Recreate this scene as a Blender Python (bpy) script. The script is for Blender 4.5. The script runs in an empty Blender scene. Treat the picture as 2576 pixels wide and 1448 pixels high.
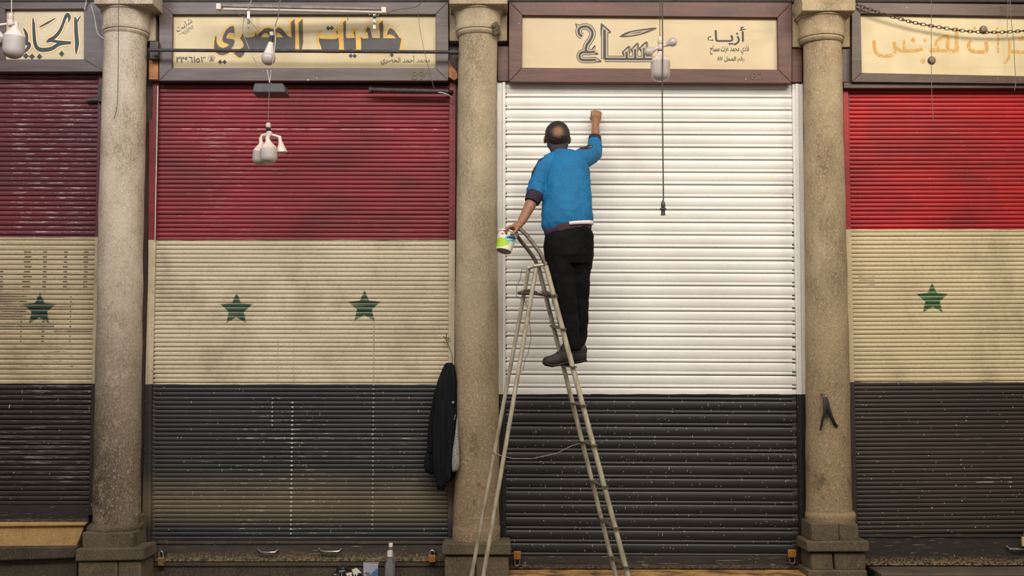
import bpy, bmesh, math, random
from mathutils import Vector, Matrix, Euler, noise as mnoise
from mathutils.geometry import tessellate_polygon
random.seed(7)
S = bpy.context.scene
COL = S.collection
# ------------------------------------------------------------------ camera
F_PX, D, H, PITCH = 3000.0, 8.36, 1.66, math.radians(4.2)
cam_d = bpy.data.cameras.new('camera'); cam = bpy.data.objects.new('camera', cam_d); COL.objects.link(cam)
cam_d.sensor_width = 36; cam_d.lens = F_PX / 2576 * 36; cam_d.clip_end = 200
cam.location = (0, -D, H); cam.rotation_euler = (math.pi / 2 + PITCH, 0, 0)
S.camera = cam
# ------------------------------------------------------------------ world, lights, exposure
w = bpy.data.worlds.new('world'); S.world = w; w.use_nodes = True
w.node_tree.nodes['Background'].inputs[0].default_value = (1.0, 0.955, 0.89, 1)
w.node_tree.nodes['Background'].inputs[1].default_value = 0.34
def area(name, loc, target, sx, sy, power, col):
    l = bpy.data.lights.new(name, 'AREA'); l.shape = 'RECTANGLE'; l.size = sx; l.size_y = sy; l.energy = power; l.color = col
    o = bpy.data.objects.new(name, l); COL.objects.link(o); o.location = loc
    o.rotation_euler = (Vector(target) - Vector(loc)).to_track_quat('-Z', 'Y').to_euler()
    return o
area('skylight', (0.6, -6.2, 6.8), (0.3, 0, 1.7), 8.0, 2.2, 670, (1.0, 0.95, 0.87))
area('lamp_right', (3.6, -2.2, 5.0), (0.8, 0, 1.8), 0.5, 0.5, 38, (1.0, 0.86, 0.68))
area('lamp_left', (-3.4, -2.6, 5.2), (-1.5, 0, 2.4), 0.9, 0.9, 50, (0.82, 0.88, 1.0))  # souk lamp at upper left; cool tint added to suggest bluish haze
S.view_settings.view_transform = 'Standard'; S.view_settings.look = 'None'
S.view_settings.gamma = 1; S.view_settings.use_curve_mapping = False
S.view_settings.exposure = -0.17
# ------------------------------------------------------------------ pixel of the photograph -> point on the plane y = Y
CP, SP = math.cos(PITCH), math.sin(PITCH)
def P(px, py, Y=0.0):
    a = (px - 1288) / F_PX; b = (724 - py) / F_PX
    dy = CP - b * SP; dz = SP + b * CP
    t = (Y + D) / dy
    return Vector((a * t, Y, H + dz * t))
def M(px, Y=0.0): return px * (Y + D) / F_PX          # pixels -> metres at depth Y
def srgb(r, g, b):
    f = lambda c: (c / 255 / 12.92) if c / 255 <= 0.04045 else ((c / 255 + 0.055) / 1.055) ** 2.4
    return (f(r), f(g), f(b), 1)
# ------------------------------------------------------------------ material helpers
class T:
    def __init__(s, name):
        s.mat = bpy.data.materials.new(name); s.mat.use_nodes = True
        s.nt = s.mat.node_tree; s.b = s.nt.nodes['Principled BSDF']; s.nt.links
        g = s.nt.nodes.new('ShaderNodeNewGeometry'); s.pos = g.outputs['Position']
        sp = s.nt.nodes.new('ShaderNodeSeparateXYZ'); s.nt.links.new(s.pos, sp.inputs[0])
        s.x, s.y, s.z = sp.outputs
        oc = s.nt.nodes.new('ShaderNodeTexCoord'); s.obj = oc.outputs['Object']
        so = s.nt.nodes.new('ShaderNodeSeparateXYZ'); s.nt.links.new(s.obj, so.inputs[0]); s.oz = so.outputs[2]
    def put(s, sock, v):
        if hasattr(v, 'is_output') or isinstance(v, bpy.types.NodeSocket): s.nt.links.new(v, sock)
        else: sock.default_value = v
    def m(s, op, a, b=0.0, c=None, clamp=False):
        n = s.nt.nodes.new('ShaderNodeMath'); n.operation = op; n.use_clamp = clamp
        s.put(n.inputs[0], a); s.put(n.inputs[1], b)
        if c is not None: s.put(n.inputs[2], c)
        return n.outputs[0]
    def ramp(s, v, a, b, lo=0.0, hi=1.0):
        n = s.nt.nodes.new('ShaderNodeMapRange'); s.put(n.inputs[0], v)
        n.inputs[1].default_value = a; n.inputs[2].default_value = b; n.inputs[3].default_value = lo; n.inputs[4].default_value = hi
        return n.outputs[0]
    def scale(s, sc, off=(0, 0, 0)):
        n = s.nt.nodes.new('ShaderNodeMapping'); s.put(n.inputs[0], s.pos); n.inputs[3].default_value = sc; n.inputs[1].default_value = off
        return n.outputs[0]
    def noise(s, vec, sc=1.0, det=3.0, rough=0.55):
        n = s.nt.nodes.new('ShaderNodeTexNoise'); s.put(n.inputs['Vector'], vec); n.inputs['Scale'].default_value = sc
        n.inputs['Detail'].default_value = det; n.inputs['Roughness'].default_value = rough
        return n.outputs[0]
    def voro(s, vec, sc=1.0):
        n = s.nt.nodes.new('ShaderNodeTexVoronoi'); s.put(n.inputs['Vector'], vec); n.inputs['Scale'].default_value = sc
        return n.outputs['Distance'], n.outputs['Color']
    def mix(s, f, a, b):
        n = s.nt.nodes.new('ShaderNodeMix'); n.data_type = 'RGBA'; s.put(n.inputs[0], f); s.put(n.inputs[6], a); s.put(n.inputs[7], b)
        return n.outputs[2]
    def bump(s, h, strength=0.3, dist=0.01):
        n = s.nt.nodes.new('ShaderNodeBump'); s.put(n.inputs['Height'], h); n.inputs['Strength'].default_value = strength; n.inputs['Distance'].default_value = dist
        s.nt.links.new(n.outputs[0], s.b.inputs['Normal'])
    def sep(s, c):
        n = s.nt.nodes.new('ShaderNodeSeparateColor'); s.put(n.inputs[0], c); return n.outputs
    def out(s, col, rough=0.5, metal=0.0, spec=None):
        s.put(s.b.inputs['Base Color'], col); s.put(s.b.inputs['Roughness'], rough); s.put(s.b.inputs['Metallic'], metal)
        if spec is not None: s.put(s.b.inputs['Specular IOR Level'], spec)
        return s.mat
def simple(name, c, c2=None, rough=0.5, metal=0.0, sc=20.0, stretch=(1, 1, 1), bump=0.0, lo=0.35, hi=0.7, bsc=None):
    t = T(name); c2 = c2 or tuple(x * 0.7 for x in c[:3])
    n = t.noise(t.scale(stretch), sc, 4.0)
    col = t.mix(t.ramp(n, lo, hi), srgb(*c), srgb(*c2))
    if bump: t.bump(t.noise(t.scale(stretch), bsc or sc * 3, 5.0), bump, 0.006)
    return t.out(col, rough, metal)
def specks(t, sc, size, keep, seed=0.0, stretch=(1, 1, 1)):
    d, c = t.voro(t.scale(stretch, (seed, seed * .7, seed * .3)), sc)
    r = t.sep(c)
    thr = t.m('MULTIPLY', r[1], size)
    hit = t.m('LESS_THAN', d, thr)
    return t.m('MULTIPLY', hit, t.m('GREATER_THAN', r[0], 1 - keep))
def band(t, v, a, b):
    return t.m('MULTIPLY', t.m('GREATER_THAN', v, a), t.m('LESS_THAN', v, b))

def shutter_mat(name, z_rw, z_wb, red, red2, cream, cream2, black, black2, zlow=None, white_rough=0.5, stars=(), dots=(), chips=(), streak=0.66, speck=0.25, pitch=0.031, seed=0.0):
    """painted roller shutter: flag stripes by height, wear, splatter and stencilled stars"""
    t = T(name)
    wob = t.m('MULTIPLY', t.m('SUBTRACT', t.noise(t.scale((6, 6, 6), (seed, 0, 0)), 1.0, 2.0), 0.5), 0.012)
    z = t.m('ADD', t.z, wob)
    nl = t.noise(t.scale((0.9, 1, 1.6), (seed, 0, seed)), 1.0, 4.0, 0.6)
    nf = t.noise(t.scale((2.0, 1, 22.0), (seed, 0, 3)), 1.0, 4.0, 0.65)
    nn = t.m('ADD', t.m('MULTIPLY', nl, 0.6), t.m('MULTIPLY', nf, 0.4))
    f = t.ramp(nn, 0.38, 0.62)
    cb = t.mix(f, srgb(*black), srgb(*black2))
    if zlow is not None:                                           # thinner, browner coat below
        g = t.m('MULTIPLY', t.ramp(t.m('ADD', t.z, t.m('MULTIPLY', nl, 0.25)), zlow[0], zlow[1], 1.0, 0.0), t.ramp(t.z, zlow[2], zlow[3], 0.0, 1.0))
        cb = t.mix(g, cb, srgb(*zlow[4]))
    cc = t.mix(f, srgb(*cream), srgb(*cream2))
    isc = t.m('GREATER_THAN', z, z_wb)
    col = t.mix(isc, cb, cc)
    if z_rw is not None:
        cr = t.mix(t.ramp(nn, 0.40, 0.60), srgb(*red), srgb(*red2))
        isr = t.m('GREATER_THAN', z, z_rw)
        col = t.mix(isr, col, cr)
    ridge = t.m('MULTIPLY', t.m('GREATER_THAN', t.oz, pitch * 0.30), t.m('LESS_THAN', t.oz, pitch * 0.92))
    # worn streaks along the slats
    st = t.noise(t.scale((5.0, 1, 160.0), (seed + 4, 0, 1)), 1.0, 3.0, 0.7)
    sm = t.noise(t.scale((1.3, 1, 2.2), (seed + 9, 0, 5)), 1.0, 2.0)
    hit = t.m('MULTIPLY', t.m('GREATER_THAN', t.m('ADD', st, t.m('MULTIPLY', t.m('SUBTRACT', sm, 0.5), 0.5)), streak), ridge)
    if z_rw is not None:
        light = t.mix(isc, srgb(165, 155, 145), t.mix(isr, srgb(120, 105, 85), srgb(165, 140, 140)))
    else:
        light = t.mix(isc, srgb(95, 82, 72), srgb(205, 192, 168))
    col = t.mix(t.m('MULTIPLY', hit, 0.55), col, light)
    gr1 = t.noise(t.scale((40, 1, 70), (seed, 0, 2)), 1.0, 4.0, .75)
    col = t.mix(t.ramp(gr1, 0.52, 0.72, 0.0, 0.38 if z_rw is not None else 0.13), col, srgb(58, 46, 38))
    soot = t.noise(t.scale((2.2, 1, 1.7), (seed + 20, 0, 3)), 1.0, 5.0, .65)
    col = t.mix(t.m('MULTIPLY', t.ramp(soot, 0.50, 0.68, 0.0, 0.30 if z_rw is not None else 0.10), 1.0), col, srgb(52, 42, 38))
    # paint splatter
    lowb = t.m('SUBTRACT', 1.0, isc)
    s1 = specks(t, 14.0, 0.10, speck, seed, (3.2, 0.3, 0.42))
    s2 = specks(t, 40.0, 0.12, speck * 0.6, seed + 3, (1.0, 0.3, 1.0))
    s2 = t.m('MAXIMUM', s2, specks(t, 24.0, 0.10, speck * 0.4, seed + 6, (1.0, 0.3, 0.8)))
    s3 = t.m('MAXIMUM', s1, s2)
    col = t.mix(t.m('MULTIPLY', s3, t.m('ADD', t.m('MULTIPLY', lowb, 0.75), 0.12)), col, srgb(215, 212, 205))
    # rows of chipped dots where a hinge or a letter once was
    for (x0, za, zb, hw, c, amt) in dots:
        dx = t.m('ABSOLUTE', t.m('SUBTRACT', t.x, x0))
        jit = t.m('MULTIPLY', t.noise(t.scale((12, 1, 60)), 1.0, 2.0), hw * 2.2)
        h = t.m('MULTIPLY', t.m('LESS_THAN', dx, jit), band(t, t.z, zb, za))
        h = t.m('MULTIPLY', h, band(t, t.oz, pitch * 0.50, pitch * 0.80))
        col = t.mix(t.m('MULTIPLY', h, amt), col, srgb(*c))
    for (xa, xb, za, zb, c, thr) in chips:                          # scuffed patches following the slats
        n = t.noise(t.scale((9.0, 1, 90.0), (seed, 0, 7)), 1.0, 3.0, 0.7)
        h = t.m('MULTIPLY', band(t, t.x, xa, xb), band(t, t.z, zb, za))
        h = t.m('MULTIPLY', t.m('MULTIPLY', h, band(t, t.oz, pitch * 0.52, pitch * 0.82)), t.m('GREATER_THAN', n, thr))
        col = t.mix(t.m('MULTIPLY', h, 0.85), col, srgb(*c))
    for (cx, cz, R, c, seed2) in stars:
        nz = t.noise(t.scale((60, 1, 60)), 1.0, 3.0)
        dx = t.m('ADD', t.m('SUBTRACT', t.x, cx), t.m('MULTIPLY', t.m('SUBTRACT', nz, 0.5), 0.012)); dz = t.m('SUBTRACT', t.z, cz)
        ang = t.m('ARCTAN2', dx, dz)
        fold = t.m('ABSOLUTE', t.m('SUBTRACT', t.m('FLOORED_MODULO', t.m('ADD', ang, math.pi / 5), 2 * math.pi / 5), math.pi / 5))
        r = t.m('SQRT', t.m('ADD', t.m('MULTIPLY', dx, dx), t.m('MULTIPLY', dz, dz)))
        ri = R * 0.47
        ax, ay = ri * math.cos(math.pi / 5) - R, ri * math.sin(math.pi / 5)      # edge tip -> inner corner
        u = t.m('MULTIPLY', r, t.m('COSINE', fold)); v = t.m('MULTIPLY', r, t.m('SINE', fold))
        cr_ = t.m('SUBTRACT', t.m('MULTIPLY', ax, v), t.m('MULTIPLY', ay, t.m('SUBTRACT', u, R)))
        ins = t.ramp(t.m('DIVIDE', cr_, math.hypot(ax, ay)), -0.004, 0.003)
        lines = t.ramp(t.noise(t.scale((3, 1, 40), (seed2, 0, 0)), 1.0, 2.0), 0.30, 0.5, 0.75, 1.0)
        gr = t.m('MAXIMUM', t.m('MULTIPLY', t.m('LESS_THAN', t.oz, pitch * 0.84), 1.0), 0.5)
        col = t.mix(t.m('MULTIPLY', t.m('MULTIPLY', ins, gr), lines), col, srgb(*c))
    # grime that has settled in the joints
    g = t.m('SUBTRACT', 1.0, t.ramp(t.oz, pitch * 0.02, pitch * 0.14))
    col = t.mix(t.m('MULTIPLY', g, 0.6), col, srgb(48, 34, 26))
    t.bump(t.m('ADD', nf, t.m('MULTIPLY', t.noise(t.scale((14, 14, 40)), 1.0, 4.0), 0.6)), 0.22, 0.004)
    rough = t.m('ADD', t.m('MULTIPLY', isc, white_rough - 0.42), t.m('ADD', 0.42, t.m('MULTIPLY', nf, 0.12)))
    return t.out(col, rough)

def stone_mat(name, c, c2, dark, seed, low=None, pit=1.0, heavy=0.0):
    t = T(name)
    n1 = t.noise(t.scale((5, 5, 3.2), (seed, seed, 0)), 1.0, 5.0, 0.6)
    n2 = t.noise(t.scale((70, 70, 38), (seed, 0, 0)), 1.0, 6.0, 0.8)
    n3 = t.noise(t.scale((120, 120, 60), (0, seed, 0)), 1.0, 3.0, 0.7)
    col = t.mix(t.ramp(n1, 0.35, 0.65), srgb(*c), srgb(*c2))
    if low:
        z0, z1, cl = low
        col = t.mix(t.ramp(t.m('ADD', t.z, t.m('MULTIPLY', t.m('SUBTRACT', n1, 0.5), 0.8)), z0, z1, 0.85, 0.0), col, srgb(*cl))
    col = t.mix(t.ramp(t.m('ADD', n2, t.m('MULTIPLY', t.m('SUBTRACT', n1, 0.5), 0.35)), 0.50, 0.70, 0.0, 0.6 * pit), col, srgb(*dark))
    col = t.mix(t.ramp(n3, 0.52, 0.70, 0.0, 0.6), col, srgb(min(255, c[0] + 40), min(255, c[1] + 35), min(255, c[2] + 25)))
    if low:
        blot = t.noise(t.scale((7, 7, 4.5), (seed + 5, 2, 0)), 1.0, 5.0, 0.7)
        m = t.m('MULTIPLY', t.ramp(t.m('ADD', blot, t.m('MULTIPLY', n2, .35)), 0.68 - heavy, 0.82 - heavy), t.ramp(t.z, low[0] - 0.1, low[1] + 0.15, 0.85, 0.0))
        if heavy > 0: m = t.m('MULTIPLY', m, t.ramp(t.x, P(350, 1000, 0).x, P(275, 1000, 0).x, .55, 1.0))
        col = t.mix(m, col, srgb(*(dark if heavy <= 0 else (46, 38, 33))))
        if heavy > 0:
            fl = t.noise(t.scale((95, 95, 60), (3, 1, 0)), 1.0, 4.0, .8)
            col = t.mix(t.m('MULTIPLY', t.ramp(fl, .55, .62, 0, .8), t.ramp(t.z, low[0] - 0.1, low[1], 1.0, 0.0)), col, srgb(190, 172, 142))
    t.bump(t.m('ADD', t.m('MULTIPLY', n2, 1.4), t.m('ADD', n3, n1)), 0.65, 0.009)
    return t.out(col, 0.85)

# ------------------------------------------------------------------ mesh helpers
class MB:
    def __init__(s): s.v = []; s.f = []
    def add(s, vs, fs):
        o = len(s.v); s.v += [tuple(v) for v in vs]; s.f += [tuple(i + o for i in f) for f in fs]; return s
    def hexa(s, a, b):      # a,b: 4 points front (ccw seen from front), 4 behind
        return s.add(list(a) + list(b), [(0, 1, 2, 3), (7, 6, 5, 4), (0, 4, 5, 1), (1, 5, 6, 2), (2, 6, 7, 3), (3, 7, 4, 0)])
    def box(s, x0, x1, y0, y1, z0, z1):
        return s.hexa([(x0, y0, z0), (x1, y0, z0), (x1, y0, z1), (x0, y0, z1)], [(x0, y1, z0), (x1, y1, z0), (x1, y1, z1), (x0, y1, z1)])
    def pq(s, q, Y, back):   # pixel quad: tl, tr, br, bl on plane Y, extruded straight back
        tl, tr, br, bl = [P(x, y, Y) for x, y in q]
        fr = [bl, br, tr, tl]; d = Vector((0, back, 0))
        return s.hexa(fr, [p + d for p in fr])
    def pr(s, x0, y0, x1, y1, Y, back): return s.pq([(x0, y0), (x1, y0), (x1, y1), (x0, y1)], Y, back)
    def tube(s, pts, r, seg=10, caps=True, flat=None, hint=None):
        pts = [Vector(p) for p in pts]; n = len(pts)
        rs = r if isinstance(r, (list, tuple)) else [r] * n
        up = Vector(hint) if hint else Vector((0.13, 1, 0.21)).normalized(); vs = []; fs = []
        for i, p in enumerate(pts):
            t = (pts[min(i + 1, n - 1)] - pts[max(i - 1, 0)]).normalized()
            u = up - t * up.dot(t)
            if u.length < 1e-4: u = t.orthogonal()
            u.normalize(); w_ = t.cross(u)
            rr = rs[i]; ra, rb = (rr if isinstance(rr, (list, tuple)) else (rr, rr))
            for k in range(seg):
                a = 2 * math.pi * k / seg
                vs.append(p + u * (math.cos(a) * ra) + w_ * (math.sin(a) * rb))
            if not hint: up = u
        for i in range(n - 1):
            for k in range(seg):
                k2 = (k + 1) % seg
                fs.append((i * seg + k, i * seg + k2, (i + 1) * seg + k2, (i + 1) * seg + k))
        if caps: fs.append(tuple(range(seg))[::-1]); fs.append(tuple((n - 1) * seg + k for k in range(seg)))
        return s.add(vs, fs)
    def lathe(s, prof, c, seg=24, axis=(0, 0, 1), noise=0.0):   # prof: (radius, height)
        ax = Vector(axis).normalized(); u = ax.orthogonal().normalized(); w_ = ax.cross(u); c = Vector(c); vs = []; fs = []
        for (r, h) in prof:
            for k in range(seg):
                a = 2 * math.pi * k / seg; d = u * math.cos(a) + w_ * math.sin(a); q = c + ax * h + d * r
                if noise: q = q + d * (mnoise.noise(q * 5) * noise + mnoise.noise(q * 18) * noise * .5)
                vs.append(q)
        n = len(prof)
        for i in range(n - 1):
            for k in range(seg):
                k2 = (k + 1) % seg; fs.append((i * seg + k, i * seg + k2, (i + 1) * seg + k2, (i + 1) * seg + k))
        fs.append(tuple(range(seg))[::-1]); fs.append(tuple((n - 1) * seg + k for k in range(seg)))
        return s.add(vs, fs)
    def ell(s, c, r, seg=16, rot=None):
        vs = []; fs = []; c = Vector(c); nr = seg // 2
        for i in range(1, nr):
            th = math.pi * i / nr
            for k in range(seg):
                a = 2 * math.pi * k / seg
                q = Vector((r[0] * math.sin(th) * math.cos(a), r[1] * math.sin(th) * math.sin(a), r[2] * math.cos(th)))
                if rot is not None: q = rot @ q
                vs.append(c + q)
        q = Vector((0, 0, r[2])); q = rot @ q if rot is not None else q
        top = len(vs); vs += [c + q, c - q]
        for i in range(nr - 2):
            for k in range(seg):
                k2 = (k + 1) % seg; fs.append((i * seg + k, (i + 1) * seg + k, (i + 1) * seg + k2, i * seg + k2))
        for k in range(seg):
            k2 = (k + 1) % seg; fs.append((top, k, k2)); fs.append((top + 1, (nr - 2) * seg + k2, (nr - 2) * seg + k))
        return s.add(vs, fs)
    def poly(s, pts, Y, th):     # flat painted shape: pixel outline, thickness th towards the camera
        pw = [P(x, y, Y) for x, y in pts]
        a = sum(pw[i].x * pw[(i + 1) % len(pw)].z - pw[(i + 1) % len(pw)].x * pw[i].z for i in range(len(pw)))
        if a < 0: pw.reverse()
        n = len(pw); fr = [p - Vector((0, th, 0)) for p in pw]
        tri = tessellate_polygon([[Vector((p.x, p.z, 0)) for p in pw]])
        fs = [tuple(t) for t in tri] + [(i, i + n, (i + 1) % n + n, (i + 1) % n) for i in range(n)]
        return s.add(fr + pw, fs)
    def ribbon(s, pts, wd, Y, th):   # painted brush stroke with round ends, px width(s)
        n = len(pts); ws = wd if isinstance(wd, (list, tuple)) else [wd] * n
        # resample smoothly
        out = []
        for i in range(n - 1):
            p0, p1, p2, p3 = pts[max(i - 1, 0)], pts[i], pts[i + 1], pts[min(i + 2, n - 1)]
            for k in range(5):
                t = k / 5
                q = [0.5 * (2 * p1[j] + (p2[j] - p0[j]) * t + (2 * p0[j] - 5 * p1[j] + 4 * p2[j] - p3[j]) * t * t + (3 * p1[j] - p0[j] - 3 * p2[j] + p3[j]) * t ** 3) for j in (0, 1)]
                out.append((q[0], q[1], ws[i] * (1 - t) + ws[i + 1] * t))
        out.append((*pts[-1], ws[-1]))
        L = []; R = []
        for i, (x, y, w_) in enumerate(out):
            a = out[max(i - 1, 0)]; b = out[min(i + 1, len(out) - 1)]
            dx, dy = b[0] - a[0], b[1] - a[1]; l = math.hypot(dx, dy) or 1
            nx, ny = -dy / l * w_ / 2, dx / l * w_ / 2
            L.append(P(x + nx, y + ny, Y - th)); R.append(P(x - nx, y - ny, Y - th))
        s.lift = getattr(s, 'lift', 0)
        for i in range(len(L)):
            s.lift += 1; L[i] = L[i] - Vector((0, s.lift * 2.5e-6, 0)); R[i] = R[i] - Vector((0, s.lift * 2.5e-6, 0))
        m = len(L); fs = [(i, i + 1, m + i + 1, m + i) for i in range(m - 1)]
        return s.add(L + R, fs)
    def obj(s, name, mat, parent=None, smooth=40, bevel=0.0, origin=None, **kw):
        me = bpy.data.meshes.new(name); vs = s.v
        if origin is not None: o3 = Vector(origin); vs = [Vector(v) - o3 for v in vs]
        me.from_pydata([tuple(v) for v in vs], [], s.f); me.validate()
        bm = bmesh.new(); bm.from_mesh(me); bmesh.ops.recalc_face_normals(bm, faces=bm.faces); bm.to_mesh(me); bm.free()
        if smooth:
            me.shade_smooth(); me.set_sharp_from_angle(angle=math.radians(smooth))
        o = bpy.data.objects.new(name, me); COL.objects.link(o)
        for mm in (mat if isinstance(mat, (list, tuple)) else [mat]): me.materials.append(mm)
        if origin is not None: o.location = origin
        if parent is not None: o.parent = parent; o.matrix_parent_inverse = Matrix.Translation(-parent.location)
        if bevel:
            b = o.modifiers.new('bevel', 'BEVEL'); b.width = bevel; b.segments = 2; b.limit_method = 'ANGLE'
        for k, v in kw.items(): o[k] = v
        return o
def thing(name, loc, label, cat, group=None):
    o = bpy.data.objects.new(name, None); COL.objects.link(o); o.location = loc; o['label'] = label; o['category'] = cat
    o.empty_display_size = 0.1
    if group: o['group'] = group
    return o
def grow(name, mb, mat, parent=None, voxel=0.005, smooth=6, disp=0.0, dscale=0.08, **kw):
    """fuse overlapping tapered volumes into one continuous skin"""
    o = mb.obj('tmp', mat, None, smooth=0)
    r = o.modifiers.new('r', 'REMESH'); r.mode = 'VOXEL'; r.voxel_size = voxel
    sm = o.modifiers.new('s', 'SMOOTH'); sm.iterations = smooth; sm.factor = 0.6
    if disp:
        tx = bpy.data.textures.new('folds', 'CLOUDS'); tx.noise_scale = dscale
        d = o.modifiers.new('d', 'DISPLACE'); d.texture = tx; d.strength = disp; d.mid_level = 0.5
    dg = bpy.context.evaluated_depsgraph_get()
    me = bpy.data.meshes.new_from_object(o.evaluated_get(dg)); me.name = name
    bpy.data.objects.remove(o)
    me.shade_smooth()
    q = bpy.data.objects.new(name, me); COL.objects.link(q)
    if not me.materials: me.materials.append(mat)
    if parent is not None: q.parent = parent; q.matrix_parent_inverse = Matrix.Translation(-parent.location)
    for k, v in kw.items(): q[k] = v
    return q

# ------------------------------------------------------------------ shared materials
m_iron = simple('dark iron', (52, 48, 48), (78, 70, 66), 0.6, 0.3, 25)
m_steel = simple('worn aluminium', (198, 186, 162), (150, 136, 112), 0.38, 0.3, 30, (1, 1, .3))
m_steel2 = simple('tarnished aluminium', (120, 106, 88), (84, 72, 58), 0.5, 0.35, 30)
m_brass = simple('brass', (190, 128, 58), (150, 92, 40), 0.4, 0.45, 60)
m_chrome = simple('shackle steel', (185, 182, 175), (120, 118, 112), 0.3, 0.7, 60)
m_wire_d = simple('dark wire', (58, 48, 42), (80, 66, 55), 0.6)
m_wire_l = simple('pale wire', (205, 196, 184), (160, 150, 138), 0.55)
m_wire_g = simple('grey wire', (118, 104, 92), (90, 78, 68), 0.6)
m_plastic = simple('white plastic', (216, 200, 188), (196, 176, 162), 0.4, 0, 15)
m_globe = simple('frosted bulb', (186, 174, 168), (168, 158, 150), 0.3, 0, 10)
m_black = simple('black plastic', (30, 28, 28), (44, 42, 40), 0.45)

# ------------------------------------------------------------------ the setting
m_wall = simple('sooty plaster', (70, 58, 48), (48, 40, 34), 0.9, 0, 6, bump=.3)
m_floor = simple('dark paving', (92, 80, 64), (66, 57, 47), 0.8, 0, 5, bump=.3)
b = MB(); b.box(-9, 9, .16, .4, -.05, 7); b.obj('wall_back', m_wall, kind='structure')
b = MB(); b.box(-9, 9, -11, .4, -.12, 0); b.obj('floor', m_floor, kind='structure')
m_lint = simple('lintel grime', (62, 56, 52), (40, 36, 34), 0.8, 0, 14, (1, 1, 3), bump=.3)
zl = P(1288, 6, -.1).z
b = MB(); b.box(-9, 9, -.10, .16, zl, zl + .9); b.obj('trim_1', m_lint, kind='structure', bevel=.01)

# ------------------------------------------------------------------ roller shutters
Z = lambda py: P(1288, py, 0).z
X = lambda px, py=724: P(px, py, 0).x
NP = 9
def narrow_profile(h):
    return [(-(0.19 * h) * max(0.0, math.sin(math.pi * min(1, max(0, k / NP)))) ** 0.55, h * (0.05 + 0.95 * k / NP)) for k in range(NP + 1)]
def wide_profile(h):
    pr = []
    for k in range(7): u = k / 6; pr.append((-0.055 * h * max(0, math.sin(math.pi * u)) ** 0.6 - 0.008 * h, h * (0.03 + 0.25 * u)))
    for k in range(11): u = k / 10; pr.append((-0.085 * h * max(0, math.sin(math.pi * u)) ** 0.5 - 0.008 * h, h * (0.30 + 0.70 * u)))
    return pr
def slat_mesh(prof, name):
    b = MB(); n = len(prof); back = max(p[0] for p in prof) + .004
    vs = [(0, y, z) for y, z in prof] + [(1, y, z) for y, z in prof]
    fs = [(i, i + 1, n + i + 1, n + i) for i in range(n - 1)]
    b.add(vs, fs); zt = prof[-1][1]; zb = prof[0][1]
    b.add([(0, prof[0][0], zb), (1, prof[0][0], zb), (1, back, zb), (0, back, zb)], [(0, 1, 2, 3)])
    b.add([(0, prof[-1][0], zt), (1, prof[-1][0], zt), (1, back, zt), (0, back, zt)], [(3, 2, 1, 0)])
    me = bpy.data.meshes.new(name); me.from_pydata(b.v, [], b.f)
    bm = bmesh.new(); bm.from_mesh(me); bmesh.ops.remove_doubles(bm, verts=bm.verts, dist=1e-6); bmesh.ops.recalc_face_normals(bm, faces=bm.faces)
    # make sure fronts face the street
    if sum(f.normal.y * f.calc_area() for f in bm.faces) > 0: bmesh.ops.reverse_faces(bm, faces=bm.faces)
    bm.to_mesh(me); bm.free(); me.shade_smooth(); me.set_sharp_from_angle(angle=math.radians(50))
    return me
def shutter(label, mat, tl, tr, bl, br, n, wide=False):
    """tl..br: photo positions of the slat curtain's corners"""
    a, bb, c, d = P(*tl), P(*tr), P(*bl), P(*br)
    root = thing('roller_shutter', (0.5 * (c.x + d.x), 0, min(c.z, d.z)), label, 'shutter', 'painted roller shutters')
    h = (a.z - c.z) / n
    me = slat_mesh((wide_profile if wide else narrow_profile)(h), 'slat'); me.materials.append(mat)
    for k in range(n):
        u0 = (k + 1) / n                         # bottom edge of the k-th slat from the top
        L = a.lerp(c, u0); R = bb.lerp(d, u0)
        o = bpy.data.objects.new('slat', me); COL.objects.link(o); o.parent = root; o.matrix_parent_inverse = Matrix.Translation(-root.location)
        L = L - Vector((.012, 0, 0)); R = R + Vector((.012, 0, 0))
        o.location = (L.x, random.uniform(-.0008, .0008), L.z + random.uniform(-.0006, .0006))
        o.rotation_euler = (random.uniform(-.015, .015), -math.atan2(R.z - L.z, R.x - L.x), 0); o.scale = ((R - L).length, 1, 1)
    return root, h
RED2, RED2b = (138, 34, 42), (100, 28, 36)
st_y = lambda px, py: (P(px, py).x, P(px, py).z)
h2 = (Z(215) - Z(1360)) / 103
sx, sz = st_y(595, 778); tx, tz = st_y(917, 772)
m_sh2 = shutter_mat('flag paint shutter two', Z(604), Z(966), RED2, RED2b, (206, 190, 160), (188, 172, 144), (32, 33, 36), (50, 48, 46),
    zlow=(Z(1210), Z(1130), Z(1330), Z(1280), (104, 90, 70)), white_rough=.5, stars=[(sx, sz, .117, (22, 62, 38), 1.), (tx, tz, .117, (22, 62, 38), 4.)],
    dots=[(X(942), Z(640), Z(1330), .0045, (190, 185, 175), .55), (X(740), Z(1010), Z(1350), .0055, (205, 200, 190), .85), (X(690), Z(1000), Z(1070), .004, (190, 185, 175), .8), (X(742), Z(850), Z(960), .003, (120, 108, 90), .7), (X(702), Z(850), Z(960), .003, (120, 108, 90), .7), (X(942), Z(790), Z(966), .004, (90, 80, 66), .8)],
    chips=[(X(680), X(835), Z(1093), Z(1101), (200, 190, 172), .40), (X(600), X(1060), Z(1098), Z(1112), (170, 160, 145), .60), (X(450), X(1100), Z(318), Z(326), (190, 150, 150), .5), (X(600), X(830), Z(1000), Z(1360), (170, 160, 145), .61), (X(380), X(1120), Z(990), Z(1360), (150, 142, 128), .68)], speck=.32, pitch=h2, seed=2.)
h1 = (Z(188) - Z(1272)) / 87
sx1, sz1 = st_y(100, 778)
blk = (62, 52, 44)
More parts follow.
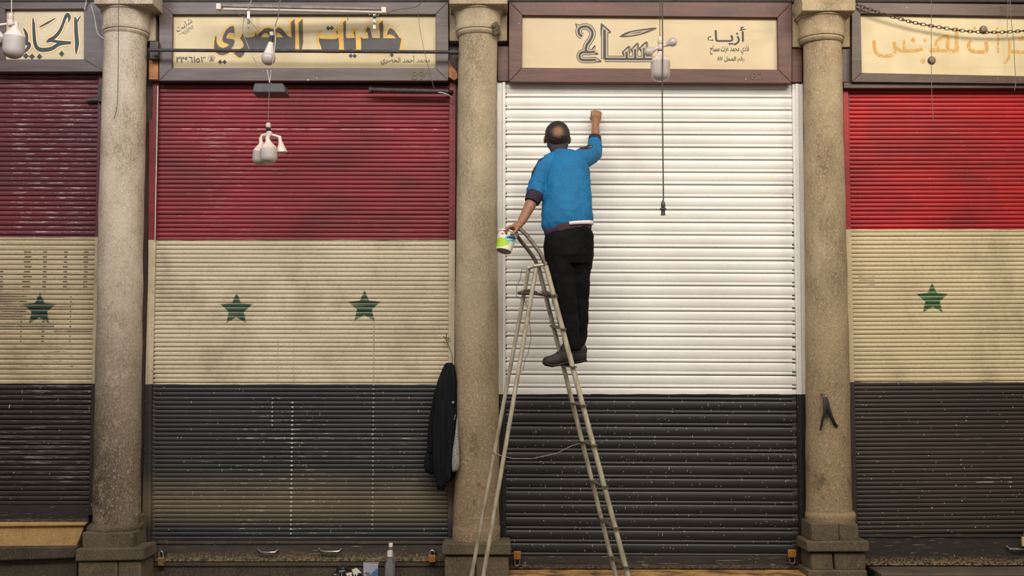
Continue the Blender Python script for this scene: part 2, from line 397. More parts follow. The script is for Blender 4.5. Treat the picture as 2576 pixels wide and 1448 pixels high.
m_sh1 = shutter_mat('flag paint shutter one', Z(597), Z(965), (104, 36, 42), (82, 40, 44), (196, 178, 144), (174, 154, 120), (32, 27, 24), (50, 41, 34),
    white_rough=.5, stars=[(sx1, sz1, .120, (20, 48, 36), 2.)],
    dots=[(X(68), Z(632), Z(732), .024, blk, .95), (X(112), Z(632), Z(732), .012, blk, .95), (X(164), Z(632), Z(732), .012, blk, .95), (X(215), Z(632), Z(732), .013, blk, .9), (X(4), Z(680), Z(732), .010, blk, .95), (X(57), Z(750), Z(860), .006, blk, .9), (X(112), Z(800), Z(860), .009, blk, .9), (X(180), Z(745), Z(860), .005, blk, .9)],
    chips=[(X(-40), X(70), Z(740), Z(800), blk, .42), (X(60), X(180), Z(770), Z(775), blk, .3), (X(-20), X(140), Z(816), Z(826), blk, .35), (X(140), X(235), Z(826), Z(838), blk, .4), (X(40), X(190), Z(865), Z(925), blk, .58), (X(20), X(220), Z(240), Z(590), (165, 150, 150), .56)], streak=.60, speck=.2, pitch=h1, seed=5.)
sx4, sz4 = st_y(2345, 752)
h4 = (Z(228) - Z(1340)) / 104
m_sh4 = shutter_mat('flag paint shutter four', Z(577), Z(961), (176, 20, 24), (128, 18, 22), (208, 190, 152), (192, 174, 138), (46, 37, 29), (62, 50, 39),
    white_rough=.45, stars=[(sx4, sz4, .114, (26, 84, 40), 7.)],
    chips=[(X(2160), X(2200), Z(690), Z(720), (120, 105, 90), .46), (X(2140), X(2260), Z(1160), Z(1300), (170, 160, 145), .66), (X(2440), X(2530), Z(1195), Z(1215), (150, 140, 125), .5)], streak=.72, speck=.5, pitch=h4, seed=9.)
h3 = (Z(214) - Z(1400)) / 37
m_sh3 = shutter_mat('fresh white and black paint', None, Z(991), None, None, (234, 230, 222), (222, 216, 206), (20, 19, 18), (38, 32, 28),
    white_rough=.26, streak=.80, speck=.85, pitch=h3, seed=12.)

s1_, _ = shutter('leftmost roller shutter, dark maroon and cream stripes with rows of black chips', m_sh1, (-150, 186), (248, 188), (-160, 1272), (222, 1272), 87)
s2_, _ = shutter('red, cream and black striped roller shutter with two stencilled green stars', m_sh2, (400, 212), (1130, 214), (374, 1360), (1126, 1360), 103)
s3_, _ = shutter('wide-slatted roller shutter freshly painted white above black, behind the ladder', m_sh3, (1272, 214), (1993, 216), (1272, 1398), (2012, 1402), 37, True)
s4_, _ = shutter('rightmost roller shutter, bright red, cream and black stripes with one star', m_sh4, (2134, 226), (2720, 226), (2158, 1343), (2730, 1338), 104)
def rail(root, mat, tl, tr, br, bl, y=-.03):
    b = MB(); b.pq([tl, tr, br, bl], y, .06); c = P(*bl, y)
    b.obj('guide_rail', mat, root, bevel=.003)
rail(s1_, m_sh1, (248, 186), (264, 186), (240, 1296), (222, 1296))
rail(s2_, m_sh2, (384, 206), (400, 206), (374, 1362), (355, 1362)); rail(s2_, m_sh2, (1130, 206), (1147, 206), (1142, 1362), (1126, 1362))
b = MB(); b.pq([(374, 300), (385, 300), (379, 1362), (370, 1362)], -.035, .02); b.obj('rail_flange', m_sh2, s2_, bevel=.002)
rail(s3_, m_sh3, (1250, 206), (1272, 206), (1272, 1400), (1250, 1400)); rail(s3_, m_sh3, (1993, 210), (2020, 210), (2034, 1400), (2011, 1400))
b = MB(); b.pq([(1264, 206), (1271, 206), (1271, 1390), (1264, 1390)], -.042, .02); b.obj('rail_flange', m_sh3, s3_, bevel=.002)
b = MB(); b.pq([(2001, 210), (2009, 210), (2022, 1390), (2014, 1390)], -.042, .02); b.obj('rail_flange', m_sh3, s3_, bevel=.002)
b = MB(); b.pr(1272, 206, 1993, 222, -.012, .05); b.obj('top_slat', m_sh3, s3_, bevel=.004)
rail(s4_, m_sh4, (2120, 222), (2134, 222), (2158, 1343), (2144, 1343))
# bottom rails
def rust_rail_mat(name, base, base2, z_lo, z_hi, amt):
    t = T(name); n = t.noise(t.scale((9, 9, 40)), 1.0, 5.0, .7); n2 = t.noise(t.scale((60, 60, 60)), 1.0, 4.0, .7)
    col = t.mix(t.ramp(n, .35, .7), srgb(*base), srgb(*base2))
    low = t.ramp(t.z, z_lo, z_hi, amt, 0.0)
    col = t.mix(t.m('MULTIPLY', low, t.m('GREATER_THAN', n2, .5)), col, srgb(150, 122, 80))
    col = t.mix(t.m('MULTIPLY', specks(t, 22.0, .12, .3, 3.0, (1.4, .4, .8)), .8), col, srgb(200, 192, 176))
    col = t.mix(t.m('GREATER_THAN', t.noise(t.scale((7, 7, 160)), 1.0, 2.0), .68), col, srgb(140, 130, 110))
    t.bump(n2, .3, .004); return t.out(col, .6)
m_br2 = rust_rail_mat('rusty bottom rail two', (52, 46, 40), (74, 64, 52), Z(1410), Z(1385), .9)
m_br4 = rust_rail_mat('rusty bottom rail four', (36, 30, 26), (54, 46, 38), Z(1420), Z(1395), 1.0)
m_br3 = rust_rail_mat('scuffed bottom rail three', (38, 34, 32), (60, 50, 42), Z(1432), Z(1415), .6)
m_br1 = rust_rail_mat('sooty bottom rail one', (32, 29, 28), (50, 40, 34), Z(1310), Z(1300), .3)
b = MB(); b.pr(370, 1360, 1128, 1405, -.018, .04).pr(370, 1403, 1128, 1412, -.045, .06).pr(370, 1362, 1128, 1368, -.028, .04); r2 = b.obj('bottom_rail', m_br2, s2_, bevel=.003)
b = MB(); b.pr(1272, 1399, 2014, 1424, -.03, .05).pr(1272, 1421, 2014, 1430, -.05, .06); b.obj('bottom_rail', m_br3, s3_, bevel=.003)
b = MB(); b.pr(2156, 1343, 2740, 1414, -.02, .04).pr(2156, 1412, 2740, 1422, -.045, .06).pr(2156, 1346, 2740, 1351, -.03, .04); r4 = b.obj('bottom_rail', m_br4, s4_, bevel=.003)
b = MB(); b.pr(-160, 1271, 223, 1308, -.02, .04).pr(-160, 1305, 223, 1313, -.03, .04); b.obj('bottom_rail', m_br1, s1_, bevel=.003)
b = MB(); b.pq([(246, 214), (262, 214), (261, 256), (246, 256)], -.06, .04).pq([(214, 247), (250, 245), (250, 253), (216, 255)], -.05, .02); b.obj('latch', m_iron, s1_, bevel=.003)
def pull(root, x0, x1, y, nm='pull_handle', par=None):
    b = MB(); b.tube([P(x0 - 8, y - 8, -.02), P(x0, y - 1, -.05), P((x0 + x1) / 2, y, -.055), P(x1, y - 1, -.05), P(x1 + 8, y - 8, -.02)], .0065, 8)
    b.obj(nm, m_chrome, par or root)
pull(s2_, 657, 692, 1389); pull(s2_, 810, 852, 1387); pull(s4_, 2540, 2600, 1381)

# stone thresholds, sills and ledges under the shutters
m_sill = stone_mat('ochre sill stone', (196, 156, 100), (176, 136, 84), (110, 80, 50), 2.0, pit=.7)
m_dkst = stone_mat('dark kerb stone', (84, 72, 58), (66, 56, 46), (38, 32, 28), 4.0)
b = MB(); b.pr(372, 1414, 1135, 1424, -.05, .2); b.pr(372, 1424, 1135, 1560, -.04, .2); b.obj('trim_2', m_dkst, kind='structure', bevel=.004)
zled = P(1288, 1431, -.03).z
t = T('sawdust covered ledge'); n = t.noise(t.scale((6, 6, 6)), 1.0, 5.0, .6)
m_tan = t.out(t.mix(t.ramp(n, .42, .6), srgb(178, 134, 78), srgb(96, 70, 46)), .8)
b = MB(); b.box(X(1262), X(2052), -.30, .05, 0, zled); b.obj('trim_3', m_tan, kind='structure', bevel=.006)
zl4 = P(1288, 1423, -.02).z
b = MB(); b.box(X(2165), 4.5, -.34, .05, 0, zl4); b.obj('trim_4', m_floor, kind='structure', bevel=.008)
zl2 = P(1288, 1486, -.3).z
b = MB(); b.box(X(372), X(1120), -.42, -.02, 0, zl2); b.obj('trim_5', m_floor, kind='structure', bevel=.008)
sill = thing('stone_sill', P(60, 1560, -.05), 'ochre stone sill with a dark moulding under the leftmost shutter', 'sill')
b = MB(); b.pq([(-160, 1314), (216, 1314), (214, 1322), (-160, 1326)], -.075, .2); b.obj('sill_top', m_sill, sill, bevel=.006)
b = MB(); b.pq([(-160, 1322), (212, 1322), (192, 1376), (-160, 1380)], -.055, .2); b.obj('sill_face', m_sill, sill, bevel=.006)
b = MB(); b.pq([(-160, 1376), (192, 1374), (188, 1404), (-160, 1417)], -.11, .25); b.obj('moulding', m_dkst, sill, bevel=.012)
b = MB(); b.pq([(-160, 1410), (192, 1404), (192, 1560), (-160, 1560)], -.06, .2); b.obj('footing_block', m_dkst, sill, bevel=.006)

# ------------------------------------------------------------------ columns
m_iron2 = simple('brown painted strip', (62, 46, 42), (84, 62, 54), 0.6, 0, 18, (1, 1, .3))
def column(xt, xm, xb, rt, rb, cx_cap, label, c, c2, dark, low, seed, base_kind):
    """xt,xb: axis px at y=200 and y=1300; rt,rb half widths in px; stone shaft with ringed capital"""
    mat = stone_mat('column stone', c, c2, dark, seed, low, heavy=.15 if base_kind == 1 else -.06)
    matc = stone_mat('capital stone', tuple(min(255, int(v * 1.02)) for v in c), c2, dark, seed + 1, pit=.6)
    matb = stone_mat('base stone', (104, 90, 68), (84, 72, 54), (44, 38, 32), seed + 2)
    Yc = -.13
    root = thing('stone_column', (P(xb, 1560, Yc).x, Yc, 0), label, 'column', 'stone columns between the shops')
    def cyl(rows, nm, m, seg=40, nz=0.0):
        b = MB(); vs = []; fs = []
        for (cx, py, hw) in rows:
            c_ = P(cx, py, Yc); r = M(hw, Yc)
            for k in range(seg):
                a = 2 * math.pi * k / seg; d = Vector((math.cos(a), math.sin(a), 0)); q = c_ + d * r
                q += d * (mnoise.noise(q * 4 + Vector((seed, 0, 0))) * nz + mnoise.noise(q * 16) * nz * .4)
                vs.append(q)
        n = len(rows)
        for i in range(n - 1):
            for k in range(seg): k2 = (k + 1) % seg; fs.append((i * seg + k, i * seg + k2, (i + 1) * seg + k2, (i + 1) * seg + k))
        fs.append(tuple(range(seg))); fs.append(tuple((n - 1) * seg + k for k in range(seg))[::-1]); b.add(vs, fs)
        return b.obj(nm, m, root, smooth=45)
    yb = {1: 1318, 2: 1372, 3: 1300}[base_kind]
    rows = []
    for i in range(41):
        u = i / 40; y = 84 + (yb - 84) * u
        if u < .45: cx = xt + (xm - xt) * u / .45
        else: cx = xm + (xb - xm) * (u - .45) / .55
        rows.append((cx, y, rt + (rb - rt) * u))
    cyl(rows, 'shaft', mat, 48, .006)
    k = cx_cap; dy = 17 if base_kind == 3 else 0
    cyl_ = cyl; cyl = lambda rows, nm, m, seg=40, nz=0.0: cyl_([(a, y + dy, h_) for a, y, h_ in rows], nm, m, seg, nz)
    cyl([(k, 96, 50), (k, 94, 54), (k, 88, 57), (k, 84, 55), (k, 83, 52)], 'astragal_ring', matc, nz=.002)
    cyl([(k, 84, 53), (k, 82, 57), (k, 74, 59), (k, 69, 57), (k, 66, 56), (k, 42, 58), (k, 38, 60), (k, 34, 58)], 'neck_band', matc, nz=.002)
    cyl([(k, 37, 58), (k, 35, 63), (k, 31, 64), (k, 28, 62), (k, 24, 66), (k, 14, 71), (k, 8, 72)], 'echinus', matc, nz=.003)
    zt = P(k, 10 + dy, Yc - .19).z; w_ = M((76, 75, 69)[base_kind - 1], Yc - .19)
    b = MB(); cx = P(k + (-8, 0, 19)[base_kind - 1], 10, Yc - .19).x; b.box(cx - w_, cx + w_, Yc - .19, .05, zt, zt + .5); b.obj('abacus', matc, root, bevel=.006)
    cyl = cyl_
    b = MB(); b.pr(k - 73, -40, k + 73, 103 + dy * .9, -.075, .12); b.obj('backing_block', matc, root, bevel=.006)
    b = MB(); b.pr(k - 73, 100, k + 72, 1420, -.004, .14); b.obj('wall_strip', m_iron2, root)
    blk_ = []
    if base_kind == 1:
        cyl([(293, 1312, 58), (293, 1316, 64), (290, 1324, 68), (288, 1332, 66), (286, 1336, 60)], 'base_ring', matb, nz=.006)
        blk_ = [((206, 1338), (333, 1338), (333, 1384), (206, 1384), -.315, 'base_block'), ((300, 1296), (346, 1296), (350, 1384), (300, 1384), -.2, 'base_block'),
                ((190, 1380), (360, 1377), (362, 1409), (188, 1412), -.35, 'base_slab'), ((196, 1411), (295, 1411), (295, 1560), (196, 1560), -.33, 'plinth_block'), ((297, 1411), (354, 1410), (356, 1560), (297, 1560), -.33, 'plinth_block')]
    elif base_kind == 2:
        cyl([(1199, 1318, 57), (1199, 1322, 59), (1198, 1345, 59), (1198, 1366, 58)], 'base_ring', mat, nz=.004)
        blk_ = [((1112, 1366), (1284, 1366), (1286, 1396), (1110, 1396), -.34, 'base_slab'), ((1119, 1398), (1196, 1398), (1196, 1560), (1117, 1560), -.32, 'plinth_block'), ((1198, 1398), (1279, 1398), (1281, 1560), (1198, 1560), -.32, 'plinth_block')]
    else:
        cyl([(2088, 1284, 57), (2089, 1289, 61), (2089, 1298, 62), (2089, 1303, 60), (2089, 1316, 60)], 'base_ring', mat, nz=.004)
        blk_ = [((2041, 1315), (2110, 1315), (2112, 1361), (2041, 1361), -.315, 'base_block'), ((2111, 1315), (2158, 1317), (2164, 1361), (2112, 1361), -.31, 'base_block'),
                ((2030, 1361), (2186, 1360), (2188, 1388), (2030, 1388), -.345, 'base_slab'), ((2040, 1390), (2094, 1390), (2098, 1434), (2041, 1434), -.32, 'plinth_block'), ((2098, 1390), (2178, 1389), (2179, 1434), (2102, 1434), -.32, 'plinth_block'),
                ((2034, 1434), (2182, 1434), (2184, 1560), (2034, 1560), -.35, 'footing_block')]
    for tl, tr, br, bl, y, nm in blk_:
        b = MB(); b.pq([tl, tr, br, bl], y, .3); b.obj(nm, matb, root, bevel=.010)
    return root
c1_ = column(317, 303, 293, 53.5, 57, 318, 'leftmost stone column, blackened and flaking in its lower half', (200, 184, 164), (170, 152, 130), (86, 72, 58), (Z(1180), Z(760), (128, 106, 80)), 1.0, 1)
c2_ = column(1202, 1199, 1199, 49, 58, 1203, 'middle stone column beside the ladder, with a patched capital', (184, 166, 138), (158, 140, 112), (100, 82, 60), (Z(1150), Z(700), (144, 120, 90)), 5.0, 2)
c3_ = column(2068, 2077, 2086, 48, 56, 2066, 'rightmost stone column with a black iron hook', (180, 160, 128), (152, 132, 102), (92, 74, 52), (Z(1150), Z(650), (148, 124, 90)), 8.0, 3)
b = MB()
for (x, y, r) in ((1242, 64, 6), (1247, 60, 6), (1252, 68, 7), (1246, 72, 8), (1251, 79, 7), (1247, 84, 6), (1255, 86, 5)):
    b.ell(P(x, y, -.13 - .135 + (x - 1242) * .0035), (M(r), .016, M(r)), 12)
grow('cement_patch', b, simple('olive cement', (104, 92, 62), (78, 70, 50), .9, 0, 60, bump=.6), c2_, .004, 1, .012, .012)
# brick lumps beside the columns
m_brick = simple('raw brick', (176, 122, 74), (140, 92, 58), .85, 0, 20, bump=.5)
b = MB(); b.pr(374, 151, 398, 200, -.085, .08); b.obj('brick', m_brick, c1_, bevel=.004)
b = MB(); b.poly([(1128, 152), (1136, 168), (1150, 186), (1152, 200), (1143, 206), (1130, 198)], -.04, .05); b.obj('brick', m_brick, c2_)
b = MB(); b.pr(376, 104, 398, 148, -.14, .08); b.obj('pipe_bracket', m_iron, c1_, bevel=.004)

# ------------------------------------------------------------------ shop signs
YP = -.062
def sign(label, outer, panel, fmat, pmat, ext=0):
    (ox0, oy0, ox1, oy1), (tl, tr, br, bl) = outer, panel
    root = thing('shop_sign', P((tl[0] + tr[0]) / 2, oy1, -.05), label, 'sign', 'shop signs over the shutters')
    cs = [(ox0, oy0), (ox1, oy0 + ext), (ox1, oy1 + ext), (ox0, oy1)]
    pn = [tl, tr, br, bl]
    for a, bq in ((0, 1), (1, 2), (2, 3), (3, 0)):
        b = MB(); q = [cs[a], cs[bq], pn[bq], pn[a]]
        fr = [P(x, y, -.095 - .002 * (a % 2)) for x, y in q]; bk = [p + Vector((0, .07, 0)) for p in fr]
        b.hexa(fr[::-1], bk[::-1]); b.obj('frame_board', fmat, root, bevel=.003)
    b = MB(); e = 6
    b.pq([(tl[0] - e, tl[1] - e), (tr[0] + e, tr[1] - e), (br[0] + e, br[1] + e), (bl[0] - e, bl[1] + e)], YP, .02); b.obj('panel', pmat, root)
    return root
def wood(name, c, c2, seed):
    t = T(name); n = t.noise(t.scale((3, 8, 26), (seed, 0, 0)), 1.0, 5.0, .65); n2 = t.noise(t.scale((30, 30, 30), (seed, 0, 0)), 1.0, 4.0, .7)
    col = t.mix(t.ramp(n, .35, .65), srgb(*c), srgb(*c2))
    col = t.mix(t.m('MULTIPLY', t.ramp(n2, .6, .75), .35), col, srgb(150, 110, 75))
    col = t.mix(t.m('MULTIPLY', specks(t, 14.0, .10, .22, seed, (1.3, .4, .6)), .7), col, srgb(225, 215, 205))
    t.bump(n, .3, .004); return t.out(col, .45)
def cream(name, c, c2, seed):
    t = T(name); n = t.noise(t.scale((4, 4, 4), (seed, 0, 0)), 1.0, 4.0); n2 = t.noise(t.scale((1.5, 1, 14), (seed, 0, 0)), 1.0, 4.0)
    col = t.mix(t.ramp(n, .35, .7), srgb(*c), srgb(*c2)); col = t.mix(t.ramp(n2, .55, .75, 0, .35), col, srgb(c[0] - 38, c[1] - 40, c[2] - 42))
    col = t.mix(t.m('MULTIPLY', specks(t, 12.0, .04, .3, seed), .7), col, srgb(110, 80, 60))
    return t.out(col, .5)
f1 = wood('grey brown sign wood one', (96, 82, 80), (76, 64, 60), 1.); f2 = wood('grey brown sign wood two', (98, 84, 80), (74, 60, 54), 3.)
f3 = wood('red brown sign wood', (98, 50, 32), (70, 36, 24), 5.); f4 = wood('brown sign wood', (84, 62, 50), (64, 48, 40), 7.)
p1 = cream('sign cream one', (206, 190, 158), (192, 174, 142), 1.); p2 = cream('sign cream two', (206, 186, 146), (190, 170, 130), 3.)
p3 = cream('sign cream three', (206, 186, 148), (198, 176, 138), 5.); p4 = cream('sign cream four', (208, 190, 150), (194, 176, 134), 7.)
g1 = sign('small cream sign with black Arabic script outlined in orange, at the left edge', (-120, -30, 262, 180), [(12, 23), (211, 22), (211, 149), (10, 149)], f1, p1)
g2 = sign('long cream sign with broad grey Arabic letters shadowed in yellow, behind a pipe', (400, 4, 1128, 203), [(434, 36), (1096, 36), (1096, 171), (432, 171)], f2, p2)
g3 = sign('cream sign with double-outlined Arabic letters in a red-brown frame', (1280, 3, 1992, 206), [(1314, 38), (1956, 44), (1958, 175), (1313, 170)], f3, p3, 3)
g4 = sign('cream sign with peeled tan Arabic letter marks behind a sagging chain', (2143, 6, 2740, 206), [(2165, 34), (2720, 44), (2720, 194), (2168, 183)], f4, p4, 6)
b = MB(); b.pr(2122, 207, 2740, 222, -.07, .08); b.obj('ledge_board', f4, g4, bevel=.004)
b = MB(); b.pr(2118, 60, 2142, 207, -.05, .06); b.obj('side_board', f4, g4, bevel=.003)
b = MB(); b.pr(1992, 116, 2018, 207, -.05, .06); b.obj('side_board', f3, g3, bevel=.003)
b = MB(); b.pr(1252, 116, 1280, 204, -.05, .06); b.obj('side_board', f3, g3, bevel=.003)
m_dk = simple('sign dark paint', (72, 66, 62), (58, 54, 54), .5, 0, 8)
m_blk = simple('sign black paint', (34, 28, 26), (50, 42, 38), .5)
m_ye = simple('sign yellow paint', (226, 178, 78), (212, 160, 62), .5, 0, 10)
m_or = simple('sign orange outline', (216, 160, 84), (200, 140, 70), .5, 0, 10)
m_crm = simple('sign pale outline', (232, 214, 172), (220, 200, 158), .5, 0, 10)
m_navy = simple('sign blue black paint', (44, 50, 56), (58, 62, 66), .5, 0, 10)
m_gry = simple('sign grey fill', (184, 166, 140), (172, 152, 124), .5, 0, 10)
def zc(o, s): return lambda pts: [(o[0] + x / s, o[1] + y / s) for x, y in pts]
A = zc((520, 30), 9.654); B = zc((770, 30), 9.654)
polys = [A([(2230, 260), (2330, 170), (2340, 730), (2310, 890), (2265, 960), (2250, 890), (2240, 500)]),
  A([(2130, 170), (2148, 340), (2150, 930), (930, 940), (900, 1040), (830, 1110), (770, 1100), (650, 1000), (700, 985), (760, 935), (880, 860), (900, 790), (870, 720), (810, 640), (880, 520), (940, 615), (1120, 610), (1170, 580), (1195, 490), (1218, 580), (1290, 500), (1400, 410), (1500, 385), (1590, 415), (1680, 420), (1750, 370), (1830, 410), (1900, 500), (1980, 590), (2065, 620), (2040, 260)]),
  A([(215, 570), (238, 600), (240, 740), (300, 840), (400, 880), (500, 840), (550, 800), (470, 760), (400, 730), (378, 680), (400, 580), (470, 440), (560, 360), (640, 335), (670, 380), (675, 520), (620, 505), (540, 510), (480, 580), (480, 640), (640, 665), (680, 700), (660, 800), (600, 900), (520, 1010), (400, 1050), (300, 1040), (220, 980), (180, 880), (185, 720)]),
  B([(1330, 610), (1380, 650), (1520, 640), (1490, 480), (1445, 500), (1460, 430), (1500, 355), (1550, 400), (1610, 630), (1790, 635), (1790, 500), (1770, 290), (1860, 200), (1880, 360), (1870, 640), (2190, 640), (2130, 580), (2040, 540), (1985, 560), (1965, 580), (1975, 500), (2010, 420), (2060, 395), (2130, 440), (2200, 530), (2260, 620), (2315, 660), (2255, 960), (1340, 960)]),
  B([(890, 270), (965, 200), (970, 600), (985, 635), (1190, 635), (1180, 580), (1145, 510), (1225, 410), (1250, 560), (1265, 880), (1255, 950), (930, 950), (905, 850)]),
  B([(365, 465), (365, 600), (400, 630), (760, 630), (715, 500), (790, 410), (825, 560), (825, 960), (420, 960), (350, 860), (300, 700), (310, 590)])]
holes = [A([(1320, 612), (1370, 540), (1430, 505), (1500, 540), (1530, 600), (1500, 618)]), A([(1690, 618), (1690, 500), (1740, 510), (1800, 550), (1860, 612)])]
def diamond(c, r): return [(c[0] - r, c[1]), (c[0], c[1] - r * 1.1), (c[0] + r, c[1]), (c[0], c[1] + r * 1.1)]
dots_ = [A([(330, 1215)])[0], A([(435, 1215)])[0], B([(535, 395)])[0], B([(620, 392)])[0], B([(1085, 1065)])[0], B([(1180, 1070)])[0], B([(2080, 1045)])[0]]
b = MB()
for p in polys:
    shift = [(x - 2, y - 1) for x, y in p]
    b.ribbon([q for q in shift] + [shift[0]], 6.5, YP, .0006)
for p in (A([(240, 740), (300, 840), (400, 880), (540, 820), (470, 745), (385, 720)]), A([(480, 645), (470, 580), (540, 505), (675, 515), (720, 600), (640, 670)]), A([(2150, 250), (2235, 250), (2250, 890), (2150, 890)]), B([(825, 520), (892, 520), (908, 885), (825, 900)]), B([(1262, 610), (1335, 610), (1338, 895), (1262, 895)]),
          B([(1965, 585), (2040, 550), (2190, 640), (1950, 645)]), B([(380, 560), (750, 565), (760, 640), (390, 640)]), B([(975, 560), (1185, 570), (1190, 640), (980, 640)]), A([(900, 560), (950, 590), (1120, 590), (1180, 570), (1180, 620), (930, 620)]), A([(1900, 430), (1990, 560), (2065, 600), (2065, 640), (1960, 620)])): s_ = b.poly(p, YP, .0011)
b.obj('letter_shadow', m_ye, g2, smooth=0)
b = MB()
for p in polys: b.poly(p, YP, .0019)
b.obj('lettering', m_dk, g2, smooth=0)
b = MB()
for h_ in holes: b.poly(h_, YP, .0026)
b.obj('letter_counter', m_ye, g2, smooth=0)
for c in dots_:
    b = MB(); b.poly(diamond(c, 5.4), YP, .0016); b.obj('letter_dot', m_blk, g2, smooth=0)
# script set from type
FORMS = {'م': ('\uFEE1', '\uFEE2', '\uFEE3', '\uFEE4'), 'ح': ('\uFEA1', '\uFEA2', '\uFEA3', '\uFEA4'), 'د': ('\uFEA9', '\uFEAA', 0, 0), 'ا': ('\uFE8D', '\uFE8E', 0, 0), 'أ': ('\uFE83', '\uFE84', 0, 0),
 'ل': ('\uFEDD', '\uFEDE', '\uFEDF', '\uFEE0'), 'ص': ('\uFEB9', '\uFEBA', '\uFEBB', '\uFEBC'), 'ر': ('\uFEAD', '\uFEAE', 0, 0), 'ز': ('\uFEAF', '\uFEB0', 0, 0), 'ي': ('\uFEF1', '\uFEF2', '\uFEF3', '\uFEF4'),
 'ف': ('\uFED1', '\uFED2', '\uFED3', '\uFED4'), 'ع': ('\uFEC9', '\uFECA', '\uFECB', '\uFECC'), 'ت': ('\uFE95', '\uFE96', '\uFE97', '\uFE98'), 'س': ('\uFEB1', '\uFEB2', '\uFEB3', '\uFEB4'), 'ق': ('\uFED5', '\uFED6', '\uFED7', '\uFED8'),
 'ش': ('\uFEB5', '\uFEB6', '\uFEB7', '\uFEB8'), 'ء': ('\uFE80', 0, 0, 0), 'ـ': ('ـ',) * 4, 'ب': ('\uFE8F', '\uFE90', '\uFE91', '\uFE92')}
def shape(s):
    out = []
    for i, c in enumerate(s):
        if c not in FORMS: out.append(c); continue
        prev = i > 0 and s[i - 1] in FORMS and FORMS[s[i - 1]][2]
        nxt = i + 1 < len(s) and s[i + 1] in FORMS and FORMS[s[i + 1]][1] and FORMS[c][2]
        out.append(FORMS[c][3] if prev and nxt else FORMS[c][1] if prev else FORMS[c][2] if nxt else FORMS[c][0])
    out.reverse(); r = ''.join(out)
    # digits keep their own order
    import re
    return re.sub('[\u0660-\u0669]+', lambda m_: m_.group(0)[::-1], r)
def text(s, x0, y0, x1, y1, Y, mat, parent, nm='lettering', rot=0.0, arab=True, th=.0012, bold=0.0):
    """lettering set to fill the photo box x0..x1, y0..y1"""
    cu = bpy.data.curves.new('txt', 'FONT'); cu.body = shape(s) if arab else s; cu.size = 1; cu.offset = bold
    o = bpy.data.objects.new('txt', cu); COL.objects.link(o)
    dg = bpy.context.evaluated_depsgraph_get(); me = bpy.data.meshes.new_from_object(o.evaluated_get(dg)); bpy.data.objects.remove(o)
    xs = [v.co.x for v in me.vertices]; ys = [v.co.y for v in me.vertices]
    a, c = P(x0, y1, Y - th), P(x1, y0, Y - th); W_, H_ = c.x - a.x, c.z - a.z
    cx, cz = (a.x + c.x) / 2, (a.z + c.z) / 2
    bm_ = bmesh.new(); bm_.from_mesh(me); bmesh.ops.remove_doubles(bm_, verts=bm_.verts, dist=2e-5); bm_.to_mesh(me); bm_.free()
    par = list(range(len(me.vertices)))
    def root_(i):
        while par[i] != i: par[i] = par[par[i]]; i = par[i]
        return i
    for e_ in me.edges:
        a_, b_ = root_(e_.vertices[0]), root_(e_.vertices[1])
        if a_ != b_: par[a_] = b_
    isl = {}
    for i in range(len(par)): isl.setdefault(root_(i), len(isl))
    for i, v in enumerate(me.vertices):
        th_ = th + isl[root_(i)] * 2.5e-5
        u = ((v.co.x - min(xs)) / (max(xs) - min(xs)) - .5) * W_; q = ((v.co.y - min(ys)) / (max(ys) - min(ys)) - .5) * H_
        v.co = (cx + u * math.cos(rot) - q * math.sin(rot), Y - th_, cz + u * math.sin(rot) + q * math.cos(rot))
    me.materials.clear(); me.materials.append(mat)
    q = bpy.data.objects.new(nm, me); COL.objects.link(q); q.parent = parent; q.matrix_parent_inverse = Matrix.Translation(-parent.location)
    return q
m_thin = simple('thin brown lettering', (66, 54, 46), (80, 66, 54), .5)
text('محمد أحمد الحصري', 958, 140, 1082, 164, YP, m_thin, g2)
text('٢٢٤٦١٥٣', 443, 141, 517, 157, YP, m_thin, g2, arab=False, bold=.015)
text('\u260e', 524, 140, 541, 155, YP, m_thin, g2, 'telephone_symbol', arab=False)
text('شلبت', 440, 55, 486, 73, YP, m_thin, g2, rot=.62)
text('٦٩١١٢٩٢', 451, 73, 491, 83, YP, m_thin, g2, rot=.62, arab=False)
m_num = simple('faint number paint', (112, 90, 68), (96, 76, 58), .6)
text('89', 1034, 178, 1069, 200, -.098, m_num, g2, 'door_number', arab=False)
text('87', 1890, 183, 1922, 200, -.098, m_num, g3, 'door_number', arab=False)
text('أزيــاء', 1777, 67, 1879, 114, YP, m_blk, g3, bold=.014)
text('فادي محمد عزت مساح', 1786, 114, 1884, 137, YP, m_blk, g3, bold=.006)
text('رقم المحل ٨٧', 1804, 142, 1872, 158, YP, m_blk, g3, bold=.006)
# sign three: outlined word
Cc = zc((1430, 40), 9.54)
strokes = [([(330, 490), (265, 440), (245, 350), (290, 280), (400, 255), (500, 285), (570, 380), (565, 490), (500, 610), (440, 700), (415, 800), (440, 860)], 14),
  ([(630, 860), (480, 870), (360, 870), (290, 900), (265, 970), (300, 1040), (400, 1060), (660, 1055)], 13),
  ([(865, 330), (868, 700), (868, 1035)], 15.5), ([(868, 1030), (1400, 1035), (2050, 1035)], 13.5),
  ([(1395, 860), (1400, 1030)], 12.5), ([(1600, 800), (1602, 1030)], 12.5), ([(1810, 770), (1815, 1030)], 12.5)]
tips = [[(170, 190), (260, 215), (330, 225), (250, 330), (205, 300)], [(785, 180), (1010, 380), (940, 420), (940, 500), (790, 500)], [(1290, 870), (1460, 725), (1465, 900), (1330, 950)], [(1500, 810), (1665, 650), (1665, 850), (1540, 870)], [(1700, 770), (1880, 620), (1885, 850), (1740, 850)], [(570, 790), (635, 710), (640, 830), (710, 920), (600, 900)], [(640, 1000), (660, 1000), (790, 1095), (640, 1095)], [(1230, 495), (1480, 375), (2110, 290), (1750, 440), (1400, 498)]]
b = MB()
